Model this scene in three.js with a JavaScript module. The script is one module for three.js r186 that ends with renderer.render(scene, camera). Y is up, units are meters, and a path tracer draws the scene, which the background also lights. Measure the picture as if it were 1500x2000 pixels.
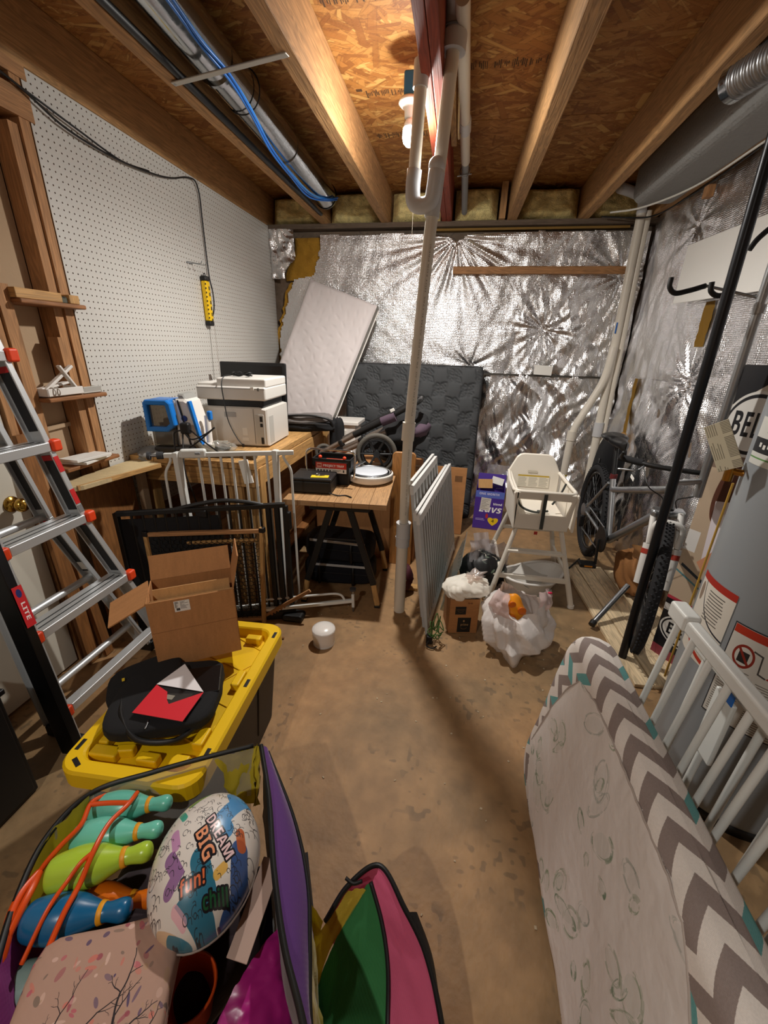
import * as THREE from 'three';
import { mergeGeometries } from 'three/addons/utils/BufferGeometryUtils.js';
import { RoundedBoxGeometry } from 'three/addons/geometries/RoundedBoxGeometry.js';

// ---------- camera, light, exposure ----------
const scene = new THREE.Scene();
const camera = new THREE.PerspectiveCamera(102.5, 0.75, 0.05, 30);
camera.position.set(0, 1.45, 0);
camera.rotation.order = 'YXZ';
camera.rotation.set(-21.75 * Math.PI / 180, 9.2 * Math.PI / 180, 1.47 * Math.PI / 180);
const renderer = new THREE.WebGLRenderer();
renderer.toneMapping = THREE.LinearToneMapping;
renderer.toneMappingExposure = 1.0;
renderer.shadowMap.enabled = true;
scene.background = new THREE.Color(0x000000);
const BULB = [-0.31, 2.365, -2.36];
const BULB_POWER = 2, BULB_DOWN = 9.5, BULB_COLOUR = 0xfdf9f2, BULB2 = [-.7, 2.365, .9], BULB2_POWER = .8, BULB2_DOWN = 5;

// ---------- helpers ----------
const V = (x, y, z) => new THREE.Vector3(x, y, z);
let seed = 7;
const rnd = () => { seed |= 0; seed = seed + 0x6D2B79F5 | 0; let t = Math.imul(seed ^ seed >>> 15, 1 | seed); t = t + Math.imul(t ^ t >>> 7, 61 | t) ^ t; return ((t ^ t >>> 14) >>> 0) / 4294967296; };
const rr = (a, b) => a + (b - a) * rnd();
const lerp = (a, b, t) => a + (b - a) * t, clamp = (x, a = 0, b = 1) => Math.min(b, Math.max(a, x));
const sst = (a, b, x) => { const t = clamp((x - a) / (b - a)); return t * t * (3 - 2 * t); };
const hsh = (x, y, s = 0) => { let h = Math.imul(x | 0, 374761393) + Math.imul(y | 0, 668265263) + Math.imul(s | 0, 974634777) | 0; h = Math.imul(h ^ h >>> 13, 1274126177); return ((h ^ h >>> 16) >>> 0) / 4294967296; };
// value noise, optionally periodic
function vn(x, y, s = 0, px = 0, py = 0) {
  let i = Math.floor(x), j = Math.floor(y); const f = x - i, g = y - j, u = f * f * (3 - 2 * f), v = g * g * (3 - 2 * g);
  const w = (a, p) => p ? ((a % p) + p) % p : a; const i1 = w(i + 1, px), j1 = w(j + 1, py); i = w(i, px); j = w(j, py);
  return lerp(lerp(hsh(i, j, s), hsh(i1, j, s), u), lerp(hsh(i, j1, s), hsh(i1, j1, s), u), v);
}
function fbm(x, y, s = 0, o = 4, px = 0, py = 0) { let a = 0, w = .5, k = 1; for (let n = 0; n < o; n++) { a += w * vn(x * k, y * k, s + n, px * k, py * k); w *= .5; k *= 2; } return a / (1 - Math.pow(.5, o)); }
// textures
function dtex(w, h, fn, srgb = true) {
  const d = new Uint8Array(w * h * 4);
  for (let j = 0; j < h; j++) for (let i = 0; i < w; i++) { const c = fn(i / w, j / h), k = (j * w + i) * 4; d[k] = clamp(c[0], 0, 255); d[k + 1] = clamp(c[1], 0, 255); d[k + 2] = clamp(c[2], 0, 255); d[k + 3] = 255; }
  const t = new THREE.DataTexture(d, w, h); t.wrapS = t.wrapT = THREE.RepeatWrapping; t.magFilter = THREE.LinearFilter; t.minFilter = THREE.LinearMipmapLinearFilter; t.generateMipmaps = true;
  if (srgb) t.colorSpace = THREE.SRGBColorSpace; t.needsUpdate = true; return t;
}
function ctex(w, h, draw) {
  const c = document.createElement('canvas'); c.width = w; c.height = h; draw(c.getContext('2d'), w, h);
  const t = new THREE.CanvasTexture(c); t.colorSpace = THREE.SRGBColorSpace; t.wrapS = t.wrapT = THREE.RepeatWrapping; return t;
}
const rep = (t, sx, sy = sx) => { const c = t.clone(); c.repeat.set(1 / sx, 1 / sy); c.needsUpdate = true; return c; };   // sx, sy: metres per tile
const mat = (color, roughness = .6, o = {}) => new THREE.MeshStandardMaterial({ color, roughness, ...o });
const phys = (color, roughness = .6, o = {}) => new THREE.MeshPhysicalMaterial({ color, roughness, ...o });
// geometry
function muv(g, ou = 0, ov = 0) {              // metre uv: u along the longest side
  g.computeBoundingBox(); const b = g.boundingBox, s = [b.max.x - b.min.x, b.max.y - b.min.y, b.max.z - b.min.z];
  const L = s[0] >= s[1] && s[0] >= s[2] ? 0 : s[1] >= s[2] ? 1 : 2, p = g.attributes.position, n = g.attributes.normal, uv = new Float32Array(p.count * 2);
  for (let i = 0; i < p.count; i++) {
    const P = [p.getX(i), p.getY(i), p.getZ(i)], N = [Math.abs(n.getX(i)), Math.abs(n.getY(i)), Math.abs(n.getZ(i))];
    const k = N[0] >= N[1] && N[0] >= N[2] ? 0 : N[1] >= N[2] ? 1 : 2, r = [0, 1, 2].filter(a => a !== k);
    const a = r[0] === L ? 0 : r[1] === L ? 1 : 0; uv[2 * i] = P[r[a]] + ou; uv[2 * i + 1] = P[r[1 - a]] + ov + k * .37;
  }
  g.setAttribute('uv', new THREE.BufferAttribute(uv, 2)); return g;
}
function at(g, p = [0, 0, 0], r = [0, 0, 0], o = 'XYZ') { g.applyMatrix4(new THREE.Matrix4().compose(V(...p), new THREE.Quaternion().setFromEuler(new THREE.Euler(r[0], r[1], r[2], o)), V(1, 1, 1))); return g; }
const bx = (w, h, d, p, r) => at(muv(new THREE.BoxGeometry(w, h, d), rnd() * 5, rnd() * 5), p, r);
const rb = (w, h, d, rad, p, r, s = 2) => at(muv(new RoundedBoxGeometry(w, h, d, s, Math.min(rad, w / 2.01, h / 2.01, d / 2.01)), rnd() * 5, rnd() * 5), p, r);
function frame(a, b, up) { const x = b.clone().sub(a).normalize(); let y = up.clone().addScaledVector(x, -up.dot(x)); if (y.lengthSq() < 1e-6) y = V(0, 0, 1).addScaledVector(x, -x.z); y.normalize(); return new THREE.Matrix4().makeBasis(x, y, x.clone().cross(y)); }
const A3 = a => Array.isArray(a) ? V(...a) : a;
function bar(a, b, h, w, up = [0, 1, 0], rad = .003) {       // box from a to b; h along up, w across
  a = A3(a); b = A3(b); const L = a.distanceTo(b), g = muv(new RoundedBoxGeometry(L, h, w, 1, Math.min(rad, h / 2.1, w / 2.1)), rnd() * 5, rnd() * 5);
  g.applyMatrix4(frame(a, b, A3(up)).setPosition(a.clone().lerp(b, .5))); return g;
}
function cy(a, b, r, r2 = r, n = 20, open = false) {
  a = A3(a); b = A3(b); const L = a.distanceTo(b), g = new THREE.CylinderGeometry(r2, r, L, n, 1, open);
  const uv = g.attributes.uv; for (let i = 0; i < uv.count; i++) uv.setXY(i, uv.getX(i) * 6.283 * r, uv.getY(i) * L);
  const q = new THREE.Quaternion().setFromUnitVectors(V(0, 1, 0), b.clone().sub(a).normalize()); g.applyMatrix4(new THREE.Matrix4().compose(a.clone().lerp(b, .5), q, V(1, 1, 1))); return g;
}
function fil(pts, rad = .03, k = 6) { // round the corners of a polyline
  pts = pts.map(A3); const o = [pts[0]];
  for (let i = 1; i < pts.length - 1; i++) { const p = pts[i], a = pts[i - 1].clone().sub(p), b = pts[i + 1].clone().sub(p), la = Math.min(rad, a.length() * .49), lb = Math.min(rad, b.length() * .49), A = p.clone().addScaledVector(a.normalize(), la), B = p.clone().addScaledVector(b.normalize(), lb); for (let j = 0; j <= k; j++) { const t = j / k; o.push(A.clone().multiplyScalar((1 - t) ** 2).addScaledVector(p, 2 * t * (1 - t)).addScaledVector(B, t * t)); } }
  o.push(pts[pts.length - 1]); return o;
}
function sweep(pts, r, n = 10, closed = false, cap = true) { // round sweep along points, r number or function(t)
  pts = pts.map(A3); const m = pts.length, pos = [], uv = [], idx = []; let up = V(0, 1, 0), prev = null, len = 0;
  const T = i => { const a = pts[closed ? (i - 1 + m) % m : Math.max(0, i - 1)], b = pts[closed ? (i + 1) % m : Math.min(m - 1, i + 1)]; return b.clone().sub(a).normalize(); };
  const M = closed ? m + 1 : m;
  for (let ii = 0; ii < M; ii++) {
    const i = ii % m, t = T(i); if (!prev) { up = Math.abs(t.y) > .9 ? V(1, 0, 0) : V(0, 1, 0); } up = up.addScaledVector(t, -up.dot(t)).normalize(); const s = t.clone().cross(up); prev = t; if (ii) len += pts[i].distanceTo(pts[(ii - 1) % m]);
    const R = typeof r === 'function' ? r(ii / (M - 1)) : r;
    for (let j = 0; j <= n; j++) { const a = j / n * Math.PI * 2, c = Math.cos(a) * R, d = Math.sin(a) * R; pos.push(pts[i].x + up.x * c + s.x * d, pts[i].y + up.y * c + s.y * d, pts[i].z + up.z * c + s.z * d); uv.push(j / n * 6.283 * R, len); }
    if (ii) for (let j = 0; j < n; j++) { const a = (ii - 1) * (n + 1) + j, b = a + n + 1; idx.push(a, a + 1, b, b, a + 1, b + 1); }
  }
  if (cap && !closed) for (const [i, f] of [[0, 1], [M - 1, 0]]) { const c = pos.length / 3, p = pts[i]; pos.push(p.x, p.y, p.z); uv.push(0, 0); for (let j = 0; j < n; j++) { const a = i * (n + 1) + j; f ? idx.push(c, a + 1, a) : idx.push(c, a, a + 1); } }
  const g = new THREE.BufferGeometry(); g.setAttribute('position', new THREE.Float32BufferAttribute(pos, 3)); g.setAttribute('uv', new THREE.Float32BufferAttribute(uv, 2)); g.setIndex(idx); g.computeVertexNormals(); return g;
}
const curve = (pts, n = 40, closed = false) => new THREE.CatmullRomCurve3(pts.map(A3), closed).getPoints(n);
const tb = (pts, r, k = 40, n = 8) => sweep(curve(pts, k), r, n);
const ring = (c, R, r, ax = [0, 1, 0], k = 40, n = 10, sx = 1, sy = 1) => { const q = new THREE.Quaternion().setFromUnitVectors(V(0, 0, 1), A3(ax).normalize()); const p = []; for (let i = 0; i < k; i++) { const a = i / k * 6.28318; p.push(V(Math.cos(a) * R * sx, Math.sin(a) * R * sy, 0).applyQuaternion(q).add(A3(c))); } return sweep(p, r, n, true); };
const lt = (prof, p = [0, 0, 0], r = [0, 0, 0], n = 32) => at(new THREE.LatheGeometry(prof.map(a => new THREE.Vector2(...a)), n), p, r);
function ex(pts, depth, bev = .002, holes = []) { // outline in xy, thick along z (0..depth)
  const s = new THREE.Shape(pts.map(a => new THREE.Vector2(...a))); for (const h of holes) s.holes.push(new THREE.Path(h.map(a => new THREE.Vector2(...a))));
  const g = new THREE.ExtrudeGeometry(s, { depth: depth - 2 * bev, bevelEnabled: bev > 0, bevelThickness: bev, bevelSize: bev, bevelOffset: -bev, bevelSegments: 1, steps: 1 }); g.translate(0, 0, bev); return muv(g);
}
function rpoly(w, h, r, k = 5, cx = 0, cy0 = 0) { const o = []; for (const [sx, sy, a0] of [[1, 1, 0], [-1, 1, 1], [-1, -1, 2], [1, -1, 3]]) for (let i = 0; i <= k; i++) { const a = (a0 + i / k) * Math.PI / 2; o.push([cx + sx * (w / 2 - r) + Math.cos(a) * r, cy0 + sy * (h / 2 - r) + Math.sin(a) * r]); } return o; }
function grid(nu, nv, fn, uvf) {
  const pos = [], uv = [], idx = []; for (let j = 0; j <= nv; j++) for (let i = 0; i <= nu; i++) { const u = i / nu, v = j / nv; pos.push(...fn(u, v)); uv.push(...(uvf ? uvf(u, v) : [u, v])); }
  for (let j = 0; j < nv; j++) for (let i = 0; i < nu; i++) { const a = j * (nu + 1) + i, b = a + nu + 1; idx.push(a, a + 1, b, b, a + 1, b + 1); }
  const g = new THREE.BufferGeometry(); g.setAttribute('position', new THREE.Float32BufferAttribute(pos, 3)); g.setAttribute('uv', new THREE.Float32BufferAttribute(uv, 2)); g.setIndex(idx); g.computeVertexNormals(); return g;
}
function flip(g) { const i = g.index.array; for (let k = 0; k < i.length; k += 3) { const t = i[k]; i[k] = i[k + 1]; i[k + 1] = t; } g.computeVertexNormals(); return g; }
function blob(rx, ry, rz, fn, nu = 32, nv = 20) { // closed lump: fn(dir) -> radius factor
  const g = grid(nu, nv, (u, v) => { const a = u * 6.28318, b = (v - .5) * Math.PI, d = [Math.cos(b) * Math.cos(a), Math.sin(b), -Math.cos(b) * Math.sin(a)], k = fn(d, u % 1, v); return [d[0] * rx * k, d[1] * ry * k, d[2] * rz * k]; }); return g;
}
function se(x, e) { return Math.sign(x) * Math.pow(Math.abs(x), e); }
function merge(gs) {
  gs = (Array.isArray(gs) ? gs.flat(9) : [gs]).map(g => { g = g.index ? g.toNonIndexed() : g.clone(); for (const k of Object.keys(g.attributes)) if (!['position', 'normal', 'uv'].includes(k)) g.deleteAttribute(k); g.morphAttributes = {}; return g; });
  return gs.length === 1 ? gs[0] : mergeGeometries(gs);
}
const used = {};
function numbered(n) { const k = used[n] = (used[n] ?? -1) + 1; return k ? n + '_' + String(k).padStart(3, '0') : n; }
function part(name, gs, m, parent) { const o = new THREE.Mesh(Array.isArray(gs) ? merge(gs) : gs, m); o.name = name; o.castShadow = o.receiveShadow = true; parent.add(o); return o; }
function thing(name, label, category, p = [0, 0, 0], turn = 0, group) { const o = new THREE.Group(); o.name = numbered(name); scene.add(o); o.position.set(...p); o.rotation.y = turn; o.userData = { label, category }; if (group) o.userData.group = group; return o; }
function solo(name, label, category, gs, m, group) { const o = part(numbered(name), gs, m, scene); o.userData = { label, category }; if (group) o.userData.group = group; return o; }
function struct(name, label) { const o = new THREE.Group(); o.name = name; scene.add(o); o.userData = { kind: 'structure', label, category: name.split('_')[0] }; return o; }

// ---------- textures and materials ----------
const T = {};
T.wood = dtex(512, 256, (u, v) => { const g = fbm(u * 6, v * 40, 1, 4, 6, 40), l = fbm(u * 2, v * 9, 9, 3, 2, 9), k = Math.abs(Math.sin((l * 5 + v * 6) * 6.283)); const s = .74 + .22 * g + .12 * (k * k - .5); return [255 * s, 250 * s, 244 * s]; });
T.woodb = dtex(512, 256, (u, v) => { const g = fbm(u * 8, v * 70, 3, 3, 8, 70); return [255 * g, 255 * g, 255 * g]; }, false);
T.conc = dtex(1024, 1024, (u, v) => { const a = fbm(u * 4, v * 4, 2, 5, 4, 4), b = fbm(u * 50, v * 50, 5, 3, 50, 50), c = fbm(u * 14, v * 14, 12, 3, 14, 14), d = sst(.72, .8, vn(u * 120, v * 120, 8, 120, 120)) * sst(.5, .7, c); const s = .76 + .2 * (a - .5) + .16 * (b - .5) + .12 * (c - .5); const w = (a - .5) * .1; return [255 * (s + w) - d * 34, 245 * s - d * 30, 238 * (s - w * .8) - d * 24]; });
T.noise = dtex(256, 256, (u, v) => { const a = 255 * fbm(u * 24, v * 24, 21, 4, 24, 24); return [a, a, a]; }, false);
T.fine = dtex(256, 256, (u, v) => { const a = 255 * (.5 * vn(u * 128, v * 128, 4, 128, 128) + .5 * fbm(u * 40, v * 40, 6, 2, 40, 40)); return [a, a, a]; }, false);
T.weave = dtex(128, 128, (u, v) => { const a = 128 + 100 * Math.sin(u * 6.283 * 16) * Math.sin(v * 6.283 * 16) + 25 * vn(u * 64, v * 64, 3, 64, 64); return [a, a, a]; }, false);
T.osb = ctex(1024, 1024, (x, w, h) => {
  x.fillStyle = '#b98746'; x.fillRect(0, 0, w, h);
  for (let i = 0; i < 5200; i++) { const cx = rnd() * w, cy2 = rnd() * h, l = rr(30, 110), t = rr(7, 24), a = rr(-.9, .9) + (rnd() < .2 ? 1.4 : 0), k = rnd(), c = k < .12 ? [224, 184, 112] : k < .3 ? [150, 98, 44] : k < .6 ? [186, 132, 66] : k < .85 ? [201, 150, 82] : [168, 114, 54];
    for (const ox of [0, cx < 70 ? w : cx > w - 70 ? -w : 0]) { x.save(); x.translate(cx + ox, cy2); x.rotate(a); x.globalAlpha = rr(.35, .8); x.fillStyle = `rgb(${c})`; x.beginPath(); x.moveTo(-l / 2, -t / 2 + rr(0, 4)); x.lineTo(l / 2, -t / 2 + rr(0, 6)); x.lineTo(l / 2 - rr(0, 12), t / 2); x.lineTo(-l / 2 + rr(0, 8), t / 2 - rr(0, 5)); x.fill(); x.globalAlpha = .28; x.strokeStyle = '#5e3a14'; x.lineWidth = 1; x.stroke(); x.restore(); } }
});
T.card = dtex(256, 256, (u, v) => { const a = .9 + .1 * fbm(u * 30, v * 6, 31, 3, 30, 6) + .05 * (vn(u * 128, v * 128, 7, 128, 128) - .5); return [255 * a, 252 * a, 247 * a]; });
const M = {};
const wood = (c, r = .7, sx = .9, sy = .3) => mat(c, r, { map: rep(T.wood, sx, sy), bumpMap: rep(T.woodb, sx, sy), bumpScale: .0008 });
M.joist = wood(0xc79a66, .75); M.joistDark = wood(0x8a5a30, .8); M.joistRed = wood(0xa8482a, .7); M.stud = wood(0xc69464, .72); M.shelf = wood(0xa87347, .65); M.pine = wood(0xd9ab6c, .6); M.plank = wood(0xffe9c2, .6); M.butcher = wood(0xd0a678, .45, .7, .12); M.oldwood = wood(0x9c6836, .7); M.sill = wood(0x77685a, .85);
M.osb = mat(0xe6ddd0, .75, { map: rep(T.osb, 1.9), bumpMap: rep(T.noise, .15), bumpScale: .001 });
M.conc = mat(0xc2a072, .62, { map: rep(T.conc, 2.1), bumpMap: rep(T.noise, .3), bumpScale: .0012 });
M.found = mat(0x9a8c7c, .9, { map: rep(T.conc, 1.3) });
M.white = mat(0xe4e0da, .45); M.whiteMetal = mat(0xdcdeda, .35); M.black = mat(0x0c0c0d, .5); M.blackSatin = mat(0x101012, .35); M.blackCloth = mat(0x101013, .9, { bumpMap: rep(T.weave, .05), bumpScale: .0006 });
M.alu = mat(0xcdd0d2, .42, { metalness: .6 }); M.steel = mat(0x9a9da0, .3, { metalness: 1 }); M.galv = mat(0xa9adb0, .3, { metalness: 1, roughnessMap: rep(T.noise, .4) }); M.chrome = mat(0xd8d8d8, .12, { metalness: 1 });
M.pvc = mat(0xddd6c8, .38); M.pvcGrey = mat(0xc9cacc, .38); M.card = mat(0xb07c4c, .85, { map: rep(T.card, .3) }); M.cardIn = mat(0xc39763, .85, { map: rep(T.card, .3) });
M.drywall = mat(0xb49a7c, .9, { bumpMap: rep(T.noise, .2), bumpScale: .0006 }); M.paint = mat(0xcfc9bb, .6);
M.orange = mat(0xe8471c, .45); M.blue = mat(0x1668c0, .4); M.yellow = mat(0xf2c500, .42); M.paper = mat(0xe8e6e0, .8);
M.foil = mat(0xf0f0f2, .27, { metalness: 1, bumpMap: rep(dtex(256, 256, (u, v) => { const a = Math.abs(Math.sin(u * 6.283 * 8 + 1.5 * vn(v * 16, u * 16, 3, 16, 16))), b = Math.abs(Math.sin(v * 6.283 * 8)), n = fbm(u * 30, v * 30, 5, 3, 30, 30); const k = 255 * (.34 * Math.pow(1 - a, 2) + .34 * Math.pow(1 - b, 2) + .5 * n); return [k, k, k]; }, false), .16), bumpScale: .0018 });
M.batt = mat(0xfff2b4, .95, { map: rep(dtex(256, 256, (u, v) => { const a = .86 + .3 * (fbm(u * 12, v * 12, 17, 5, 12, 12) - .4); return [255 * a, 250 * a, 235 * a]; }), .3), bumpMap: rep(T.noise, .12), bumpScale: .006 });
M.battGold = mat(0xb98a2c, .95, { bumpMap: rep(T.noise, .12), bumpScale: .006 });
// ---------- the room ----------
const floor = struct('floor', 'brown mottled concrete basement floor');
part('slab', bx(4.2, .12, 6.2, [-.3, -.06, -1.25]), M.conc, floor);
{ // scattered crumbs of grit on the slab
  const gs = []; for (let i = 0; i < 90; i++) gs.push(bx(rr(.003, .009), .003, rr(.003, .008), [rr(-.7, .9), .0012, rr(-2.2, -.5)], [0, rr(0, 3), 0])); part('grit', gs, mat(0xb9a88c, .9), floor).userData.kind = 'stuff';
}
const ceiling = struct('ceiling', 'unfinished ceiling of wooden joists under strand board');
{
  const os = [[-2.2, -1.0], [-.98, .22], [.24, 1.5]];
  for (const [a, b] of [[-4.3, -2.98], [-2.975, -1.76], [-1.755, -.54], [-.535, 1.8]]) part('subfloor_panel', bx(4.2, .019, b - a, [-.3, 2.65, (a + b) / 2]), M.osb, ceiling);
  part('upper_floor', bx(4.2, .04, 6.3, [-.3, 2.69, -1.25]), M.joistDark, ceiling);
  for (const [x, w, m] of [[-1.735, .045, M.joist], [-1.205, .06, M.joist], [-.69, .065, M.joist], [.315, .072, M.joist], [.85, .062, M.joist], [1.33, .05, M.joist]]) part('joist', bar([x, 2.52, -4.12], [x, 2.52, 1.7], .24, w, [0, 1, 0], .004), m, ceiling);
  for (const dx of [-.21, -.169]) part('joist', bar([dx, 2.52, -4.12], [dx, 2.52, 1.7], .24, .04, [0, 1, 0], .004), M.joistRed, ceiling);
  part('rim_board', bx(4.2, .24, .04, [-.3, 2.52, -4.17]), M.joistDark, ceiling);
  part('blocking', bx(.045, .235, .09, [.235, 2.52, -3.93]), M.joist, ceiling);
  part('nailer', bar([-.128, 2.53, -2.1], [-.128, 2.53, -2.9], .06, .03), M.pine, ceiling);
  // fibreglass batts stuffed between the joists at the rim
  for (const [a, b, y0, z, s] of [[-1.7, -1.25, 2.4, -3.99, 1], [-1.16, -.74, 2.4, -3.93, 2], [-.64, -.245, 2.405, -3.94, 3], [-.13, .2, 2.405, -3.9, 4], [.36, .81, 2.405, -3.95, 5], [.89, 1.3, 2.405, -3.97, 6]]) {
    const h = 2.625 - y0; part('insulation_batt', grid(28, 18, (u, v) => { const e = Math.min(1, 6 * Math.min(u, 1 - u)) * Math.min(1, 5 * Math.min(v, 1 - v) + .2); return [lerp(a, b, u), lerp(y0, y0 + h, v), z - .12 + e * (.1 + .05 * fbm(u * 5 + s, v * 4, s, 3)) + .05 * (1 - v)]; }, (u, v) => [u * (b - a) + s * .2, v * h]), M.batt, ceiling);
  }
  // grade stamps and nailing marks printed on the strand board
  const ink = mat(0x4a3218, .8); const mark = (x, z, n, dx, l) => { const gs = []; for (let i = 0; i < n; i++) if (hsh(i, n, 3) > .22) gs.push(bx(.003 + .004 * hsh(i, 2), .0006, l * (.4 + hsh(i, n)), [x + i * dx, 2.6402, z + .02 * hsh(i, 5)])); part('printed_mark', gs, ink, ceiling); };
  for (const [x, z, n] of [[-.62, -2.05, 20], [-.58, -2.66, 24], [-.1, -1.95, 18], [-.08, -2.5, 22], [-.6, -3.1, 18]]) mark(x, z, n * 2, .0085, .045);
  part('printed_mark', bx(.03, .0006, .022, [-.605, 2.6402, -2.62]), ink, ceiling);
}
// ----- left wall: pegboard, studs, open bay with shelves -----
const wallL = struct('wall_left', 'left wall of white pegboard beside an open stud bay');
M.peg = mat(0xc9c7c1, .42); M.pegIn = mat(0x8c6a48, .9);
part('backing', bx(.12, 2.4, 2.5, [-1.85, 1.2, -2.92]), M.drywall, wallL);
function pegboard(z0, z1, y0, y1) {        // true holes on a one-inch pitch
  const p = .0262, nz = Math.round((z1 - z0) / p), ny = Math.round((y1 - y0) / p), pz = (z1 - z0) / nz, py = (y1 - y0) / ny, r = .0034, X = -1.704, T0 = .004, pos = [], inn = [], K = 8;
  const sq = []; for (let k = 0; k < K; k++) { const a = (k + .5) / K * 6.28318, c = Math.cos(a), s = Math.sin(a), m = Math.max(Math.abs(c), Math.abs(s)); sq.push([c, s, c / m * .5, s / m * .5]); }
  const tri = (o, a, b, c) => o.push(...a, ...b, ...c), ci = [[.5, .5], [-.5, .5], [-.5, -.5], [.5, -.5]];
  for (let i = 0; i < nz; i++) for (let j = 0; j < ny; j++) {
    const cz = z0 + (i + .5) * pz, cyy = y0 + (j + .5) * py, P = (k) => [X, cyy + sq[k % K][1] * r, cz + sq[k % K][0] * r], B = (k) => [X - T0, cyy + sq[k % K][1] * r, cz + sq[k % K][0] * r], O = (k) => [X, cyy + sq[k % K][3] * py, cz + sq[k % K][2] * pz], C = (q) => [X, cyy + ci[q][1] * py, cz + ci[q][0] * pz];
    for (let k = 0; k < K; k++) { tri(pos, P(k), O(k + 1), O(k)); tri(pos, P(k), P(k + 1), O(k + 1)); tri(inn, P(k), B(k), B(k + 1)); tri(inn, P(k), B(k + 1), P(k + 1)); if (k % 2 === 0) { const q = Math.floor((k + 1) / 2) % 4; tri(pos, O(k), O(k + 1), C(q)); } }
  }
  const mk = a => { const g = new THREE.BufferGeometry(); g.setAttribute('position', new THREE.Float32BufferAttribute(a, 3)); g.setAttribute('uv', new THREE.Float32BufferAttribute(new Float32Array(a.length / 3 * 2), 2)); g.computeVertexNormals(); return g; };
  const f = part('pegboard_panel', mk(pos), M.peg, wallL); part('peg_holes', mk(inn), M.pegIn, f).userData.kind = 'stuff';
  part('panel_edge', [bx(.004, y1 - y0, .001, [X - .002, (y0 + y1) / 2, z1]), bx(.004, .001, z1 - z0, [X - .002, y1, (z0 + z1) / 2])], M.pegIn, f);
}
pegboard(-2.9, -1.765, .55, 2.395); pegboard(-3.995, -2.903, .55, 2.395);
part('panel_backing', bx(.01, 1.85, 2.22, [-1.755, 1.47, -2.88]), M.drywall, wallL);
part('furring', bx(.03, .05, 2.22, [-1.724, 2.37, -2.88]), M.pegIn, wallL);
part('lower_panel', bx(.02, .56, 2.22, [-1.72, .28, -2.88]), M.oldwood, wallL);
part('stud', bx(.085, 2.4, .042, [-1.747, 1.2, -1.738]), M.stud, wallL);
part('stud', bx(.085, 2.2, .04, [-1.757, 1.1, -1.694]), M.stud, wallL);
part('stud', bx(.085, 1.64, .05, [-1.737, .82, -1.46]), M.stud, wallL);
part('stud', bx(.085, 2.4, .045, [-1.745, 1.2, -1.405]), M.stud, wallL);
part('header', bx(.085, .09, .42, [-1.742, 2.27, -1.57]), M.stud, wallL);
part('header', bx(.085, .045, .45, [-1.742, 2.375, -1.56]), M.stud, wallL);
part('block', bx(.05, .12, .04, [-1.72, 1.4, -1.66]), M.stud, wallL);
part('bay_back', bx(.02, 2.4, .5, [-1.8, 1.2, -1.55]), M.drywall, wallL);
part('wall_panel', bx(.1, 2.4, 3.2, [-1.86, 1.2, .25]), M.drywall, wallL);
{ // the door beside the stud bay
  const d = struct('door_1', 'cream painted door with brass knob behind the ladder');
  part('slab', rb(.04, 2.02, .8, .004, [-1.72, 1.02, -.92]), M.paint, d);
  part('jamb', bx(.06, 2.08, .03, [-1.72, 1.04, -1.345]), M.stud, d);
  const k = part('knob', lt([[0, .07], [.018, .068], [.027, .055], [.027, .042], [.014, .028], [.012, .01], [.03, .008], [.032, 0], [0, 0]], [-1.7, .84, -1.255], [0, 0, -Math.PI / 2]), mat(0xc9a04a, .18, { metalness: 1 }), d); k.userData.label = 'brass knob';
}
// ----- back wall -----
const wallB = struct('wall_back', 'concrete back wall hung with wrinkled foil insulation');
part('foundation', bx(4.2, 2.37, .2, [-.3, 1.185, -4.14]), M.found, wallB);
part('sill_plate', bx(3.3, .035, .14, [-.15, 2.385, -4.0]), M.sill, wallB);
part('gold_edge', bx(1.5, .016, .05, [.45, 2.355, -4.0]), mat(0x8a6a34, .95), wallB);
const ridge = (x, y, s) => 1 - Math.abs(2 * fbm(x, y, s, 3) - 1);
function crease(x, y, s) { return Math.abs(vn(x, y, s) - .5) * 2; }
// crumple: folded planes in many directions
function crumple(x, y, s, n = 7) { let h = 0; for (let i = 0; i < n; i++) { const a = hsh(i, s) * 6.283, f = 2.2 * Math.pow(1.42, i) * (.8 + .4 * hsh(i, s, 2)), w = (x * Math.cos(a) + y * Math.sin(a)) * f + 1.6 * vn(x * f * .5 + i * 7, y * f * .5, s + i) + hsh(i, s, 5); const t = Math.abs(w - Math.floor(w) - .5) * 2; h += (t - .5) / Math.pow(f, .85); } return h; }
// wrinkles radiate from staples, fade into crumple
function staples(x, y, L) {
  let h = 0; for (const [sx, sy, n, A, rho, s, dir] of L) { const dx = x - sx, dy = y - sy, r = Math.hypot(dx, dy), th = Math.atan2(dy, dx), e = Math.exp(-r / rho), w = Math.sin(th * n + 3 * vn(th * 3 + 9, r * 3, s)) + .6 * Math.sin(th * n * 1.9 + s + 2 * vn(th * 5 + 20, r * 4, s + 1)); h += A * e * w * Math.min(1, r / .05) - .025 * Math.exp(-r / .05); }
  return h;
}
const SB = [[-.1, 2.3, 16, .011, .5, 1], [.68, 1.63, 11, .011, .22, 2], [1.22, 2.02, 9, .012, .25, 3], [.1, 1.32, 8, .007, .2, 4]];
function foilBack(x, y) {
  const cr = .0025 + .022 * sst(.15, .75, x) * (.45 + .55 * sst(1.9, 1.5, y)) + .02 * sst(1.35, 1.15, y), k = 1.1 - 2.6 * crumple(x, y, 3);
  return staples(x, y, SB) + cr * (1.1 - k) + .02 * Math.sin(x * 2.1 + 1) * .6 + .003 * (fbm(x * 18, y * 18, 4, 2) - .5);
}
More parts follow.
